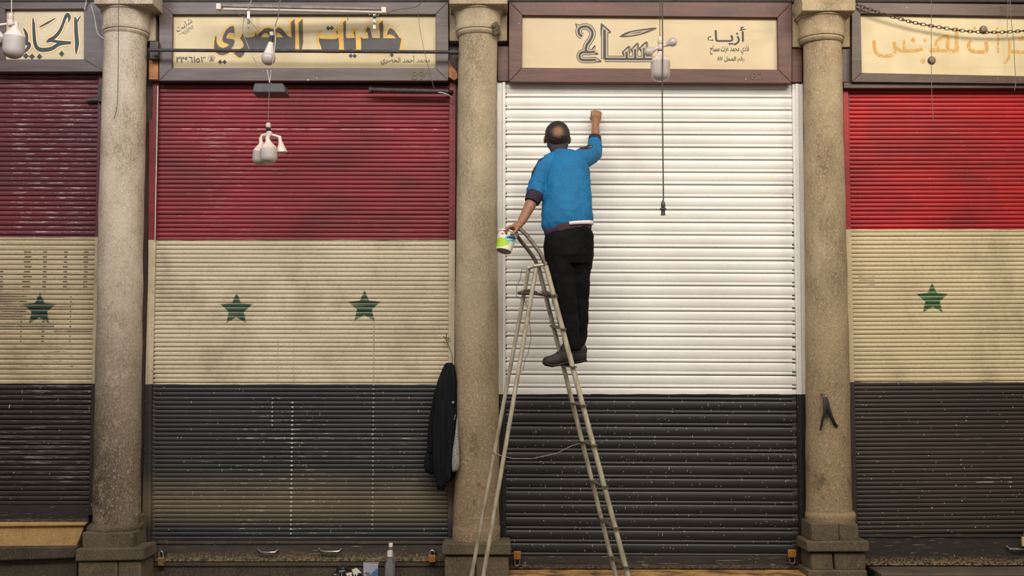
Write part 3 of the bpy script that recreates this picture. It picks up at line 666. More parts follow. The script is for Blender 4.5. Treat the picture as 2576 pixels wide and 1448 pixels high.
for p, w_ in strokes: b.ribbon(Cc(p), w_ + 2.2, YP, .0006)
for p in tips: b.poly(Cc(p), YP, .0007); b.ribbon(Cc(p) + [Cc(p)[0]], 1.8, YP, .0006)
b.obj('letter_outline', m_blk, g3, smooth=0)
b = MB()
for p, w_ in strokes: b.ribbon(Cc(p), w_ - 1.2, YP, .0012)
for p in tips:
    q = Cc(p); cx = sum(a[0] for a in q) / len(q); cy = sum(a[1] for a in q) / len(q)
    b.poly([(cx + (x - cx) * .72, cy + (y - cy) * .72) for x, y in q], YP, .0013)
b.obj('letter_inline', m_gry, g3, smooth=0)
b = MB()
for p, w_ in strokes: b.ribbon(Cc(p), w_ * .42, YP, .0018)
b.poly(Cc([(1430, 430), (1790, 370), (1700, 410)]), YP, .0018)
b.obj('lettering', m_blk, g3, smooth=0)
# sign one: brush script with orange outline
E1 = zc((0, 10), 9.652)
st1 = [([(1820, 320), (1840, 450), (1850, 700), (1870, 950), (1855, 1100), (1850, 1210)], [4, 9, 10, 11, 8, 2]), ([(1960, 290), (1910, 360), (1875, 430)], [2, 4, 5]),
  ([(1665, 440), (1685, 330), (1640, 260), (1580, 340), (1530, 480), (1450, 660), (1330, 800), (1200, 880), (1130, 925)], [2, 8, 10, 8, 7, 8, 9, 10, 3]),
  ([(1200, 880), (1400, 915), (1720, 940)], [7, 7, 7]), ([(1710, 940), (1450, 970), (1260, 1080), (1060, 1115), (920, 1080), (850, 950), (825, 700), (815, 480), (800, 340)], [8, 9, 10, 11, 10, 9, 8, 7, 2]),
  ([(960, 560), (1150, 460), (1350, 345)], [3, 6, 2]), ([(570, 590), (635, 720), (655, 870), (635, 980)], [3, 8, 7, 7]), ([(620, 985), (700, 960), (705, 1030), (640, 1120), (565, 1200)], [5, 9, 9, 8, 2])]
d1 = [(630, 1265), (780, 1280), (962, 1280), (1500, 1210)]
for nm, mm, ex, th in (('letter_outline', m_or, 9, .0004), ('letter_edge', m_crm, 5.5, .0009), ('lettering', m_navy, 0, .0014)):
    b = MB()
    for p, w_ in st1: b.ribbon(E1(p), [a + ex for a in w_], YP, th)
    for c in d1: b.poly(diamond(E1([c])[0], 7.5 + ex * .35), YP, th)
    b.obj(nm, mm, g1, smooth=0)
text('بسم', 14, 28, 36, 42, YP, m_thin, g1)
# sign four: tan glue marks of removed letters
t = T('peeled glue marks'); n = t.noise(t.scale((55, 55, 55)), 1.0, 4.0, .7)
m_glue = t.out(t.mix(t.ramp(n, .52, .64), srgb(196, 148, 80), srgb(214, 188, 138)), .7)
G1 = zc((2170, 30), 9.05); G2 = zc((2380, 30), 9.05)
st4 = [(G1, [(265, 650), (275, 850), (350, 970), (500, 1000), (650, 990), (735, 880), (715, 680)], 9), (G1, [(720, 780), (850, 870), (1000, 890), (1200, 880), (1370, 840)], 8.5), (G1, [(940, 650), (950, 860)], 6), (G1, [(1500, 870), (1690, 850), (1680, 700), (1790, 590), (1940, 570), (1935, 850), (2100, 880)], 9), (G1, [(1600, 880), (1950, 880)], 8),
  (G2, [(235, 340), (240, 700), (240, 880), (60, 890)], 9.5), (G2, [(570, 650), (510, 760), (570, 880), (780, 910), (920, 880), (905, 670)], 9), (G2, [(1180, 480), (1185, 930)], 4.5), (G2, [(1440, 620), (1440, 900), (1420, 1050), (1330, 1165)], 6.5), (G2, [(1450, 900), (1800, 910), (1880, 860), (1850, 620), (1640, 620)], 8)]
b = MB()
for f_, p, w_ in st4: b.ribbon(f_(p), w_, YP, .0006)
for f_, c, r in ((G1, (1150, 640), 7), (G1, (1420, 650), 5), (G1, (1370, 1110), 8), (G2, (650, 370), 5), (G2, (1160, 370), 4)): b.poly(diamond(f_([c])[0], r), YP, .0007)
b.obj('lettering', m_glue, g4, smooth=0)
m_knob = simple('knob face', (136, 112, 88), (110, 88, 66), .5)
for x, y in ((2343, 152), (2473, 75)):
    b = MB(); b.lathe([(M(9.6), 0), (M(9.6), .012), (M(8), .018), (M(7.6), .018)], P(x, y, YP), 24, (0, -1, 0)); k = b.obj('round_knob', m_wire_d, g4)
    b = MB(); b.lathe([(M(7.6), .016), (M(7.2), .021), (M(3), .023)], P(x, y, YP), 20, (0, -1, 0)); b.obj('knob_face', m_knob, k)

# ------------------------------------------------------------------ pipes, chain, lamps and wires
def wire(name, pts, r, mat, label, cat='cable', Y=None, group=None):
    pw = [P(*p) if len(p) == 3 else P(p[0], p[1], Y) for p in pts]
    out = []
    for i in range(len(pw) - 1):
        p0, p1, p2, p3 = pw[max(i - 1, 0)], pw[i], pw[i + 1], pw[min(i + 2, len(pw) - 1)]
        for k in range(4):
            u = k / 4; out.append(0.5 * ((2 * p1) + (p2 - p0) * u + (2 * p0 - 5 * p1 + 4 * p2 - p3) * u * u + (3 * p1 - p0 - 3 * p2 + p3) * u ** 3))
    out.append(pw[-1]); o3 = out[0].copy()
    b = MB(); b.tube(out, r, 6); o = b.obj(name, mat, origin=o3, label=label, category=cat)
    if name == 'wire': o['group'] = 'loose wires hanging at the top'
    return o
pp = thing('iron_pipe', P(765, 130, -.2), 'long dark iron pipe running across the grey-lettered sign', 'pipe')
b = MB(); b.tube([P(376, 126, -.2), P(1150, 131, -.2)], .0115, 12); b.obj('pipe_run', m_iron, pp)
b = MB(); b.lathe([(.018, 0), (.018, .03)], P(1132, 131, -.2), 12, (1, 0, 0)); b.obj('collar', m_iron, pp)
b = MB(); b.tube([P(1144, 131, -.2), P(1148, 134, -.06)], .012, 8); b.obj('bracket', m_iron, pp)
pp = thing('stub_pipe', P(1030, 228, -.09), 'short open-ended dark pipe at the top right of the two-star shutter', 'pipe')
b = MB(); b.tube([P(932, 226, -.09), P(1128, 230, -.09)], .017, 14, caps=False); b.tube([P(932, 226, -.09), P(1128, 230, -.09)], .013, 14, caps=False); b.obj('pipe_run', m_iron, pp)
b = MB(); b.lathe([(.014, -.003), (.021, -.003), (.021, .02), (.014, .02)], P(930, 226, -.09), 14, (1, 0, 0)); b.obj('end_ring', m_iron, pp)
b = MB(); b.tube([P(1122, 230, -.09), P(1136, 232, -.03)], .016, 10); b.obj('elbow', m_iron, pp)
wire('cable', [(1102, 232, -.1), (1120, 235, -.12), (1136, 244, -.1), (1142, 256, -.05)], .0035, m_wire_l, 'short pale cable looping under the stub pipe')
# tube light
tl_ = thing('tube_light', P(755, 22, -.28), 'dusty fluorescent tube fitting hung along the top of the grey-lettered sign', 'light')
def skew(q0, q1, Ya, Yb, back):
    b = MB(); a, c = P(*q0[0], Ya), P(*q1[0], Yb); d, e = P(*q0[1], Ya), P(*q1[1], Yb); v = Vector((0, back, 0))
    b.hexa([d, e, c, a], [d + v, e + v, c + v, a + v]); return b
m_batten = simple('dusty batten', (136, 124, 114), (84, 76, 70), .5, 0, 12)
skew(((550, 8), (558, 17)), ((966, 18), (966, 25)), -.34, -.24, .05).obj('batten', m_batten, tl_, bevel=.003)
b = MB(); b.tube([P(562, 23, -.36), P(962, 31, -.26)], .011, 10); b.obj('tube', m_globe, tl_)
for x, y, yy in ((550, 15, -.345), (966, 24, -.245)):
    b = MB(); b.pr(x - 7, y - 7, x + 5, y + 8, yy - .02, .05); b.obj('end_cap', m_plastic, tl_, bevel=.003)
for x in (625, 942):
    b = MB(); b.pr(x - 3.5, 24, x + 3.5, 72, -.14, .004)
    for k in range(5): b.lathe([(M(1.6), 0), (M(1.6), .002)], P(x, 32 + k * 9, -.142), 8, (0, -1, 0))
    b.obj('perforated_strap', m_chrome, tl_)
b = MB(); b.tube([P(924, 30, -.2), P(930, 38, -.22), P(940, 34, -.24), P(950, 40, -.2), P(958, 32, -.2)], .003, 6); b.tube([P(918, 28, -.2), P(935, 33, -.24), P(955, 28, -.2)], .0025, 6); b.obj('tie_wire', m_wire_l, tl_)
# single bulb and floodlight
def bulb_obj(par, top, axis, hw, hb, hd, Y, nm='bulb', cone=True):
    """LED bulb: plastic collar and frosted dome; px sizes"""
    r = M(hw, Y); hb = M(hb, Y); hd = M(hd, Y); top = Vector(top)
    b = MB(); b.lathe([(r * .28, 0), (r * .34, hb * .2), (r * .7, hb * .55), (r * .97, hb * .92), (r, hb)], top, 24, axis); o = b.obj(nm, m_plastic, par)
    b = MB(); b.lathe([(r, hb), (r * 1.0, hb + hd * .62), (r * .93, hb + hd * .78), (r * .7, hb + hd * .92), (r * .4, hb + hd), (r * .05, hb + hd * 1.02)], top, 24, axis); b.obj('globe', m_globe, o)
    return o
def globe_bulb(par, neck, centre, r, Y):
    n3, c3 = P(*neck, Y), P(*centre, Y); ax = (c3 - n3).normalized(); L = (c3 - n3).length; R_ = M(r, Y)
    b = MB(); b.lathe([(R_ * .3, 0), (R_ * .35, L * .2), (R_ * .42, L * .35)], n3, 18, ax); o = b.obj('bulb', m_plastic, par)
    prof = [(R_ * .42, L * .33)] + [(R_ * math.cos(a), L + R_ * math.sin(a)) for a in [math.radians(x) for x in range(-50, 91, 14)]]
    b = MB(); b.lathe(prof, n3, 22, ax); b.obj('globe', m_globe, o)
    return o
Yb = -.62
lb = thing('hanging_bulb', P(684, 60, Yb), 'pear-shaped bulb hanging in front of the grey-lettered sign', 'lamp')
b = MB(); b.tube([P(760, -400, Yb), P(707, -20, Yb), P(700, 40, Yb), P(692, 66, Yb), P(686, 84, Yb)], .003, 6); b.obj('cord', m_wire_g, lb)
b = MB(); b.lathe([(.004, 0), (.013, .006), (.015, .03)], P(684, 92, Yb), 14, (-.1, 0, 1)); b.obj('cap', m_plastic, lb)
b = MB(); b.lathe([(.015, 0), (.013, .025), (.016, .05)], P(681, 110, Yb), 14, (.12, 0, 1)); b.obj('socket', simple('green black bakelite', (28, 46, 42), (20, 30, 30), .4), lb)
n3, c3 = P(682, 107, Yb), P(675, 146, Yb); ax = (c3 - n3).normalized(); L = (c3 - n3).length
b = MB(); b.lathe([(.018, 0), (.022, .02), (.032, L * .6), (.040, L * .78)], n3, 20, ax); bb_ = b.obj('bulb', m_plastic, lb)
b = MB(); b.lathe([(.040, L * .76)] + [(M(18.5, Yb) * math.cos(a), L + M(18.5, Yb) * math.sin(a)) for a in [math.radians(x) for x in range(-25, 91, 12)]], n3, 24, ax); b.obj('globe', m_globe, bb_)
b = MB(); b.tube([P(690, 62, Yb - .03), P(693, 100, Yb - .05), P(690, 135, Yb - .06), P(684, 168, Yb - .03), P(690, 178, Yb)], .0028, 6); b.obj('loose_wire', m_wire_l, lb)
fl = thing('floodlight', P(677, 222, Yb), 'flat dark grey lamp housing hanging over the top of the two-star shutter', 'lamp')
m_fl = simple('grey housing', (82, 80, 82), (66, 64, 66), .5, .2)
b = MB(); b.pq([(640, 209), (712, 209), (718, 232), (634, 232)], Yb - .10, .17); b.obj('housing', m_fl, fl, bevel=.005)
b = MB(); b.tube([P(649, 226, Yb - .055), P(680, 208, Yb - .04), P(712, 224, Yb - .055)], .004, 6); b.obj('bracket', m_iron, fl)
b = MB(); b.tube([P(672, 176, Yb), P(676, 196, Yb), P(678, 209, Yb)], .003, 6); b.tube([P(682, 176, Yb), P(680, 196, Yb), P(678, 209, Yb)], .0028, 6); b.obj('suspension_wire', m_wire_l, fl)
# cluster lamp over shutter two
Yk = -.8
def collar(par, x, y0, y1, hw, mat, nm, Y):
    b = MB(); z0 = P(x, y1, Y); hgt = P(x, y0, Y).z - z0.z; r = M(hw, Y)
    b.lathe([(r * .8, 0), (r, hgt * .15), (r, hgt * .8), (r * .6, hgt)], z0, 18); return b.obj(nm, mat, par)
ck = thing('lamp_cluster', P(676, 310, Yk), 'unlit cluster of two milky bulbs and a cone, hanging against the red stripe', 'lamp', 'unlit lamp clusters')
b = MB(); b.tube([P(677, 226, Yk + .12), P(677, 240, Yk + .02), P(675, 280, Yk), P(675, 312, Yk)], .0024, 6); b.obj('cord', simple('pinkish cord', (150, 100, 100), (110, 70, 70), .6), ck)
collar(ck, 675, 309, 321, 6.5, m_plastic, 'cap', Yk); collar(ck, 675, 320, 331, 6, m_black, 'socket', Yk); collar(ck, 677, 330, 342, 8, m_plastic, 'hub', Yk)
b = MB(); b.tube([P(674, 338, Yk), P(660, 341, Yk + .02), P(656, 348, Yk + .02), P(657, 362, Yk + .02)], .0125, 10); b.obj('arm', m_plastic, ck)
b = MB(); b.tube([P(680, 338, Yk), P(696, 342, Yk + .01), P(704, 345, Yk + .01), P(705, 357, Yk + .01)], [.010, .008, .012, .012], 10); b.obj('arm', m_plastic, ck)
b = MB(); b.tube([P(676, 340, Yk - .02), P(673, 346, Yk - .05), P(673, 356, Yk - .05)], .014, 10); b.obj('arm', m_plastic, ck)
bulb_obj(ck, P(658, 358, Yk + .02), (-.05, 0, -1), 20.5, 24, 34, Yk)
bulb_obj(ck, P(675, 352, Yk - .05), (.06, -.05, -1), 21.5, 24, 36, Yk)
b = MB(); b.lathe([(M(4, Yk), 0), (M(7, Yk), .02), (M(11, Yk), .045), (M(14.5, Yk), .066), (M(15, Yk), .074), (M(13, Yk), .074)], P(706, 355, Yk + .01), 22, (.1, 0, -1)); b.obj('cone_shade', m_plastic, ck)
# cluster at the left edge
Yl = -.8
cl = thing('lamp_cluster', P(28, 40, Yl), 'unlit white bulb cluster in front of the small orange-outlined sign', 'lamp', 'unlit lamp clusters')
b = MB(); b.tube([P(29, -400, Yl), P(29, 36, Yl)], .003, 6); b.obj('cord', m_wire_l, cl)
collar(cl, 27, 34, 50, 7.5, m_plastic, 'cap', Yl); collar(cl, 26, 49, 66, 8.5, m_plastic, 'hub', Yl)
b = MB(); b.tube([P(20, 60, Yl), P(2, 62, Yl), P(-6, 64, Yl), P(-7, 78, Yl)], [.008, .008, .013, .013], 10); b.obj('arm', m_plastic, cl)
b = MB(); b.tube([P(28, 62, Yl - .02), P(42, 58, Yl - .05), P(41, 72, Yl - .05)], [.01, .013, .014], 10); b.obj('arm', m_plastic, cl)
bulb_obj(cl, P(38, 66, Yl - .05), (-.04, 0, -1), 27, 28, 54, Yl)
bulb_obj(cl, P(-8, 72, Yl), (-.05, 0, -1), 24, 24, 20, Yl)
# cluster in front of sign three
Yc3 = -.7
c3c = thing('lamp_cluster', P(1661, 90, Yc3), 'unlit cluster of one large and two round bulbs before the red-brown framed sign', 'lamp', 'unlit lamp clusters')
b = MB(); b.tube([P(1660, -400, Yc3), P(1660, 92, Yc3)], .0026, 6); b.obj('cord', m_wire_d, c3c)
collar(c3c, 1661, 92, 110, 6.5, m_plastic, 'cap', Yc3); collar(c3c, 1661, 110, 126, 6, m_plastic, 'hub', Yc3); collar(c3c, 1661, 125, 131, 6.5, m_black, 'ring', Yc3)
globe_bulb(c3c, (1667, 116), (1692, 106), 11.5, Yc3); globe_bulb(c3c, (1656, 120), (1632, 130), 12.5, Yc3)
bulb_obj(c3c, P(1661, 130, Yc3), (0, 0, -1), 25, 26, 50, Yc3)
# long drop cord with empty socket
dc = thing('hanging_socket', P(1666, -20, -.78), 'long dark cord with an empty black socket hanging before the white shutter', 'socket')
b = MB(); b.tube([P(1666, -400, -.78), P(1666, -20, -.78), P(1667, 120, -.78), P(1666, 250, -.79), P(1668, 420, -.79), P(1669, 498, -.79), P(1668, 508, -.79)], .0042, 8); b.obj('cord', m_wire_d, dc)
m_sock = simple('brown bakelite', (74, 52, 44), (46, 34, 30), .4)
b = MB(); b.lathe([(.003, 0), (.013, -.018), (.014, -.045), (.012, -.05)], P(1668, 503, -.79), 16); b.obj('socket', m_sock, dc)
b = MB(); b.lathe([(.021, 0), (.022, -.008), (.013, -.010), (.013, -.038), (.017, -.044)], P(1668, 524, -.79), 16); b.obj('shade_ring', m_black, dc)
# chain
def chain():
    cps = [(2150, 10), (2196, 26), (2230, 38), (2300, 57), (2360, 68), (2420, 77), (2480, 81), (2540, 80), (2600, 74), (2680, 56)]
    ch = thing('chain', P(2480, 81, -.13), 'sagging dark steel chain across the sign with peeled letter marks', 'chain')
    pw = [P(x, y, -.13) for x, y in cps]; dense = []
    for i in range(len(pw) - 1):
        p0, p1, p2, p3 = pw[max(i - 1, 0)], pw[i], pw[i + 1], pw[min(i + 2, len(pw) - 1)]
        for k in range(20):
            u = k / 20; dense.append(0.5 * ((2 * p1) + (p2 - p0) * u + (2 * p0 - 5 * p1 + 4 * p2 - p3) * u * u + (3 * p1 - p0 - 3 * p2 + p3) * u ** 3))
    L = .0365; W_ = .0095; r = .0028; b = MB(); seg = 16; ring = []
    for k in range(seg + 1):
        a = 2 * math.pi * k / seg; ring.append(Vector(((L / 2 - W_) * (1 if math.cos(a) > 0 else -1) + W_ * math.cos(a), 0, W_ * math.sin(a))))
    b.tube(ring, r, 6, caps=False, hint=(0, 1, 0)); me = None; s = 0.0; last = dense[0]; acc = 0.0; nx = 0.0; i = 0
    for q in dense[1:]:
        acc += (q - last).length; 
        if acc >= nx:
            t_ = (q - last).normalized(); ang = -math.atan2(t_.z, t_.x)
            if me is None:
                o = b.obj('link', m_wire_d); me = o.data; o.parent = ch
            else:
                o = bpy.data.objects.new('link', me); COL.objects.link(o); o.parent = ch
            o.matrix_parent_inverse = Matrix.Translation(-ch.location)
            o.matrix_parent_inverse = Matrix.Identity(4); o.location = q - ch.location
            o.rotation_euler = Euler((math.radians(90 if i % 2 else 12), ang, 0), 'XYZ'); i += 1; nx += L * .76
        last = q
chain()
# wires
wire('wire', [(2343, -10, -.3), (2343, 120, -.3), (2344, 230, -.3), (2348, 306, -.3)], .0022, m_wire_g, 'thin straight wire hanging over the chain and the rightmost shutter', 'wire')
wire('wire', [(2536, -10, -.2), (2534, 60, -.2), (2533, 95, -.2)], .0018, m_wire_g, 'thin wire at the right edge reaching only to the chain', 'wire')
wire('wire', [(2541, -10, -.2), (2543, 45, -.2), (2550, 100, -.2), (2552, 150, -.2), (2555, 205, -.2), (2552, 228, -.2)], .0022, m_wire_g, 'thin crooked wire at the right edge hanging past the chain', 'wire')
wire('wire', [(299, -5, -.34), (298, 60, -.34), (297, 200, -.3), (294, 270, -.3), (287, 297, -.3)], .0022, m_wire_d, 'thin dark wire running down the leftmost column', 'wire')
wire('conduit', [(397, 216, -.045), (395, 330, -.045), (392, 480, -.045), (390, 604, -.045)], .004, m_wire_l, 'thin pale conduit down the left rail of the two-star shutter', 'conduit')
wire('wire', [(218, -10, -.12), (216, 10, -.12), (212, 24, -.12)], .0035, m_wire_l, 'short pale wire at the top right corner of the small sign', 'wire')
wire('wire', [(229, 12, -.16), (238, 44, -.16), (245, 82, -.14), (262, 98, -.14)], .003, m_wire_l, 'pale wire hanging between the small sign and the leftmost capital', 'wire')
wire('wire', [(636, -10, -.4), (628, 12, -.38), (614, 42, -.3)], .0032, m_wire_l, 'pale slanting wire crossing the tube fitting', 'wire')
wire('wire', [(575, 18, -.3), (596, 34, -.22), (625, 50, -.18), (652, 80, -.12)], .0018, m_wire_l, 'thin wire running from the tube fitting down over grey letters', 'wire')
wire('wire', [(614, 44, -.2), (611, 80, -.16), (620, 105, -.12), (626, 120, -.12), (640, 150, -.12), (652, 166, -.11)], .0022, m_wire_l, 'pale wire crossing the pipe left of the pear-shaped bulb', 'wire')
wire('wire', [(966, 38, -.2), (996, 25, -.2), (1045, 18, -.2), (1062, 4, -.2), (1080, -8, -.2)], .002, m_wire_d, 'dark wire rising from the right end of the tube fitting', 'wire')
wire('wire', [(1051, 20, -.14), (1056, 70, -.13), (1068, 130, -.24), (1080, 180, -.14), (1092, 222, -.13)], .0017, m_wire_g, 'long thin wire falling over the right end of the grey-lettered sign', 'wire')
wire('wire', [(874, 22, -.12), (875, 52, -.11)], .002, m_wire_d, 'very short dark wire stub under the middle of the tube fitting', 'wire')

# ------------------------------------------------------------------ padlocks, hook
def padlock(x, y0, y1, hw, up, label, body, sh):
    Y = -.075; k = thing('padlock', P(x, (y0 + y1) / 2, Y), label, 'padlock', 'padlocks on the shutters')
    b = MB(); b.pr(x - hw, y0, x + hw, y1, Y - .01, .024); b.obj('lock_body', body, k, bevel=.0035)
    e = (y0, -1) if up else (y1, 1)
    pts = [(x - hw * .62, e[0] - e[1] * 3), (x - hw * .62, e[0] + e[1] * sh * .55), (x - hw * .4, e[0] + e[1] * sh * .9), (x, e[0] + e[1] * sh), (x + hw * .4, e[0] + e[1] * sh * .9), (x + hw * .62, e[0] + e[1] * sh * .55), (x + hw * .62, e[0] - e[1] * 3)]
    b = MB(); b.tube([P(a, c, Y + .002) for a, c in pts], .0042, 8); b.obj('shackle', m_chrome, k)
    b = MB(); yy = e[0] + e[1] * sh * .8
    b.pr(x - hw * .3, min(yy - 3, yy + 3), x + hw * 1.3, max(yy - 3, yy + 3), Y + .02, .04); b.obj('hasp', m_iron, k)
padlock(405, 1402, 1423, 8.5, True, 'half-rusted padlock at the left foot of the two-star shutter', simple('rusty brass', (168, 124, 76), (70, 58, 50), .5, .3, 40), 17)
padlock(1087, 1396, 1414, 9, True, 'brass padlock at the right foot of the two-star shutter', m_brass, 13)
padlock(1301, 1386, 1407, 9.5, False, 'upside-down orange brass padlock at the left foot of the white shutter', m_brass, 16)
padlock(1993, 1382, 1402, 10.5, False, 'upside-down brass padlock at the right foot of the white shutter', m_brass, 16)
padlock(2582, 1350, 1374, 10, True, 'pale padlock cut by the right edge of the picture', simple('pale brass', (206, 186, 140), (180, 156, 108), .5, .2), 12)
hk = thing('iron_hook', P(2075, 1010, -.3), 'blackened iron hook with its two cast shadows modelled as black prongs on the rightmost column', 'hook')
b = MB(); b.tube([P(2066, 992, -.275), P(2070, 992, -.33), P(2073, 1003, -.35), P(2074, 1028, -.345)], [.008, .009, .008, .006], 10); b.obj('hook_shank', m_iron, hk)
b = MB(); b.tube([P(2080, 1005, -.3), P(2085, 1030, -.31), P(2092, 1050, -.30), P(2100, 1066, -.29), P(2106, 1072, -.285)], [.007, .013, .012, .011, .010], 10); b.obj('hook_shadow', m_black, hk)  # this and the next piece: the hook's cast shadows modelled as black solids
b = MB(); b.tube([P(2080, 1008, -.3), P(2076, 1035, -.31), P(2069, 1055, -.3), P(2064, 1082, -.285)], [.007, .012, .009, .006], 10); b.obj('hook_shadow', m_black, hk)
b = MB(); b.pq([(2073, 998), (2082, 998), (2093, 1042), (2072, 1042)], -.305, .02); b.obj('web_plate', m_iron, hk, bevel=.003)

# ------------------------------------------------------------------ jacket on a wire
m_jk = T('black cloth'); n = m_jk.noise(m_jk.scale((50, 50, 5)), 1.0, 3.0); m_jk.bump(n, .8, .012); m_jk = m_jk.out(m_jk.mix(m_jk.ramp(n, .4, .7), srgb(13, 14, 16), srgb(24, 25, 28)), .9, 0.0, .2)
jk = thing('jacket', P(1128, 912, -.12), 'black jacket hanging from a wire against the edge of the middle column', 'jacket')
def fold_tube(rows, Y, seg=36, amp=.16, nf=7, ph=0.0):
    b = MB(); vs = []; fs = []
    for j, (cx, py, hw, dp) in enumerate(rows):
        c_ = P(cx, py, Y)
        for k in range(seg):
            a = 2 * math.pi * k / seg
            g = 1 + amp * math.sin(nf * a + ph + j * .12) * min(1, j / 3) + amp * .5 * math.sin((nf * 2 + 1) * a + j * .2)* min(1, j / 3)
            vs.append(c_ + Vector((math.cos(a) * M(hw, Y) * (1 + (g - 1) * .35), math.sin(a) * dp * g, 0)))
    n = len(rows)
    for i in range(n - 1):
        for k in range(seg): k2 = (k + 1) % seg; fs.append((i * seg + k, i * seg + k2, (i + 1) * seg + k2, (i + 1) * seg + k))
    fs.append(tuple(range(seg))); fs.append(tuple((n - 1) * seg + k for k in range(seg))[::-1]); b.add(vs, fs); return b
YJ = -.20
rows = [(1130, 912, 7, .02), (1130, 918, 13, .03), (1128, 935, 18, .04), (1125, 960, 24, .05), (1122, 990, 28, .055), (1121, 1030, 30, .06), (1119, 1080, 32, .062), (1119, 1130, 31, .065), (1118, 1170, 29, .065), (1118, 1195, 25, .06), (1116, 1208, 18, .05), (1114, 1216, 10, .03)]
fold_tube(rows, YJ).obj('jacket_body', m_jk, jk, smooth=80)
rows = [(1104, 985, 12, .02), (1098, 1040, 17, .03), (1094, 1090, 18, .035), (1092, 1136, 17.5, .035), (1091, 1137.5, 16, .033)]
fold_tube(rows, YJ + .05, nf=5).obj('front_panel', m_jk, jk, smooth=80)
rows = [(1091, 1120, 12, .02), (1084, 1150, 16, .035), (1082, 1175, 16, .035), (1086, 1188, 14, .03), (1090, 1192, 8, .02)]
fold_tube(rows, YJ + .06, nf=4).obj('sleeve', m_jk, jk, smooth=80)
rows = [(1112, 1140, 12, .03), (1112, 1190, 15, .035), (1111, 1215, 13, .03), (1109, 1231, 8, .02)]
fold_tube(rows, YJ - .03, nf=4, ph=1).obj('sleeve', m_jk, jk, smooth=80)
m_lin = T('grey flecked lining'); d, c_ = m_lin.voro(m_lin.pos, 230.0); m_lin = m_lin.out(m_lin.mix(m_lin.m('GREATER_THAN', d, .45), srgb(60, 58, 56), srgb(170, 164, 156)), .9)
rows = [(1150, 1052, 1.5, .006), (1149, 1090, 4, .012), (1147, 1130, 8, .018), (1146, 1165, 9.5, .02), (1145, 1180, 8, .018), (1142, 1186, 3, .008)]
fold_tube(rows, YJ - .075, nf=3).obj('lining', m_lin, jk, smooth=80, label='grey flecked lining')
b = MB(); b.lathe([(.004, 0), (.009, .002), (.009, .006), (.002, .008)], P(1140, 1012, YJ - .055), 12, (0, -1, 0)); b.obj('snap', m_chrome, jk)
b = MB(); b.tube([P(1146, 1042, YJ - .06), P(1142, 1056, YJ - .065)], .003, 6); b.obj('zip_pull', m_chrome, jk)
b = MB(); b.tube([P(1122, 852, -.04), P(1127, 866, -.09), P(1136, 888, -.14), P(1139, 905, -.18), P(1136, 916, -.2)], .0026, 6)
b.tube([P(1116, 846, -.05), P(1124, 855, -.06), P(1132, 851, -.05), P(1122, 848, -.06), P(1124, 838, -.05)], .004, 6); b.obj('hanging_wire', m_wire_d, jk)

# ------------------------------------------------------------------ litter on the ledge
def bottle(px, ytop, hw_cap, hw, hcap, Y, label, sc=1.0):
    k = thing('water_bottle', Vector((P(px, 1400, Y).x, Y, zl2)), label, 'bottle', 'water bottles on the ledge'); top = P(px, ytop, Y); hz = top.z - zl2
    t = T('clear plastic'); t.b.inputs['Transmission Weight'].default_value = .85; t.b.inputs['IOR'].default_value = 1.35
    mcl = t.out(srgb(205, 205, 200), .12)
    r = M(hw, Y); rc = M(hw_cap, Y); hc = M(hcap, Y); base = Vector((top.x, Y, zl2))
    prof = [(r * .8, 0), (r, .008)]
    n = 8; hs = hz - hc
    for i in range(n): z = .02 + (hs * .62 - .02) * i / (n - 1); prof += [(r, z), (r * .93, z + .006)]
    prof += [(r, hs * .66), (r * .96, hs * .72), (r * .75, hs * .84), (rc * .85, hs * .93), (rc * .8, hs)]
    b = MB(); b.lathe(prof, base, 24); b.obj('bottle_body', mcl, k, smooth=60)
    b = MB(); b.lathe([(rc, hs - .004), (rc, hz - .002), (rc * .9, hz)], base, 20); b.obj('cap', m_wh, k)
m_wh = simple('white cap', (225, 215, 205), (205, 195, 185), .4)
bottle(981, 1384, 7, 13, 13, -.24, 'clear ribbed water bottle with a wide white cap, in front of the other')
bottle(983, 1365, 5.2, 12, 8, -.13, 'taller clear bottle with a small white cap, behind the other')
bx = thing('carton', Vector((P(932, 1448, -.22).x, -.22, zl2)), 'small blue and grey printed carton left of the bottles', 'box')
t = T('printed carton'); n = t.noise(t.scale((60, 1, 90)), 1.0, 4.0, .7)
cc_ = t.mix(t.m('GREATER_THAN', t.m('ADD', t.m('MULTIPLY', t.x, .9), t.m('MULTIPLY', t.z, -1.0)), X(938) * .9 - Z(1438)), srgb(160, 158, 170), srgb(60, 120, 180))
cc_ = t.mix(t.m('MULTIPLY', band(t, t.z, Z(1434), Z(1422)), t.m('GREATER_THAN', n, .52)), cc_, srgb(96, 82, 80)); m_cart = t.out(cc_, .45)
q = P(914, 1418, -.26); q2 = P(951, 1418, -.26)
b = MB(); b.hexa([(q.x, -.26, zl2), (q2.x, -.26, zl2), (q2.x, -.26, q.z), (q.x, -.26, q.z + .003)], [(q.x - .012, -.17, zl2), (q2.x - .01, -.17, zl2), (q2.x - .01, -.17, q.z), (q.x - .012, -.17, q.z)]); b.obj('carton_body', m_cart, bx, bevel=.002)
b = MB(); b.box(q.x, q2.x, -.25, -.18, q.z, q.z + .002); b.obj('carton_flap', simple('card', (150, 146, 150), None, .6), bx)
pb = thing('plastic_bag', Vector((P(865, 1448, -.22).x, -.22, zl2)), 'crumpled black plastic bag lying left of the printed carton', 'bag')
b = MB()
for (x, y, r) in ((862, 1442, 20), (848, 1452, 16), (878, 1452, 20), (895, 1456, 18), (860, 1470, 24), (888, 1474, 22)):
    rr = M(r, -.2); b.ell(P(x, y, -.2 - random.uniform(0, .05)), (rr, rr * .8, rr * .9), 14)
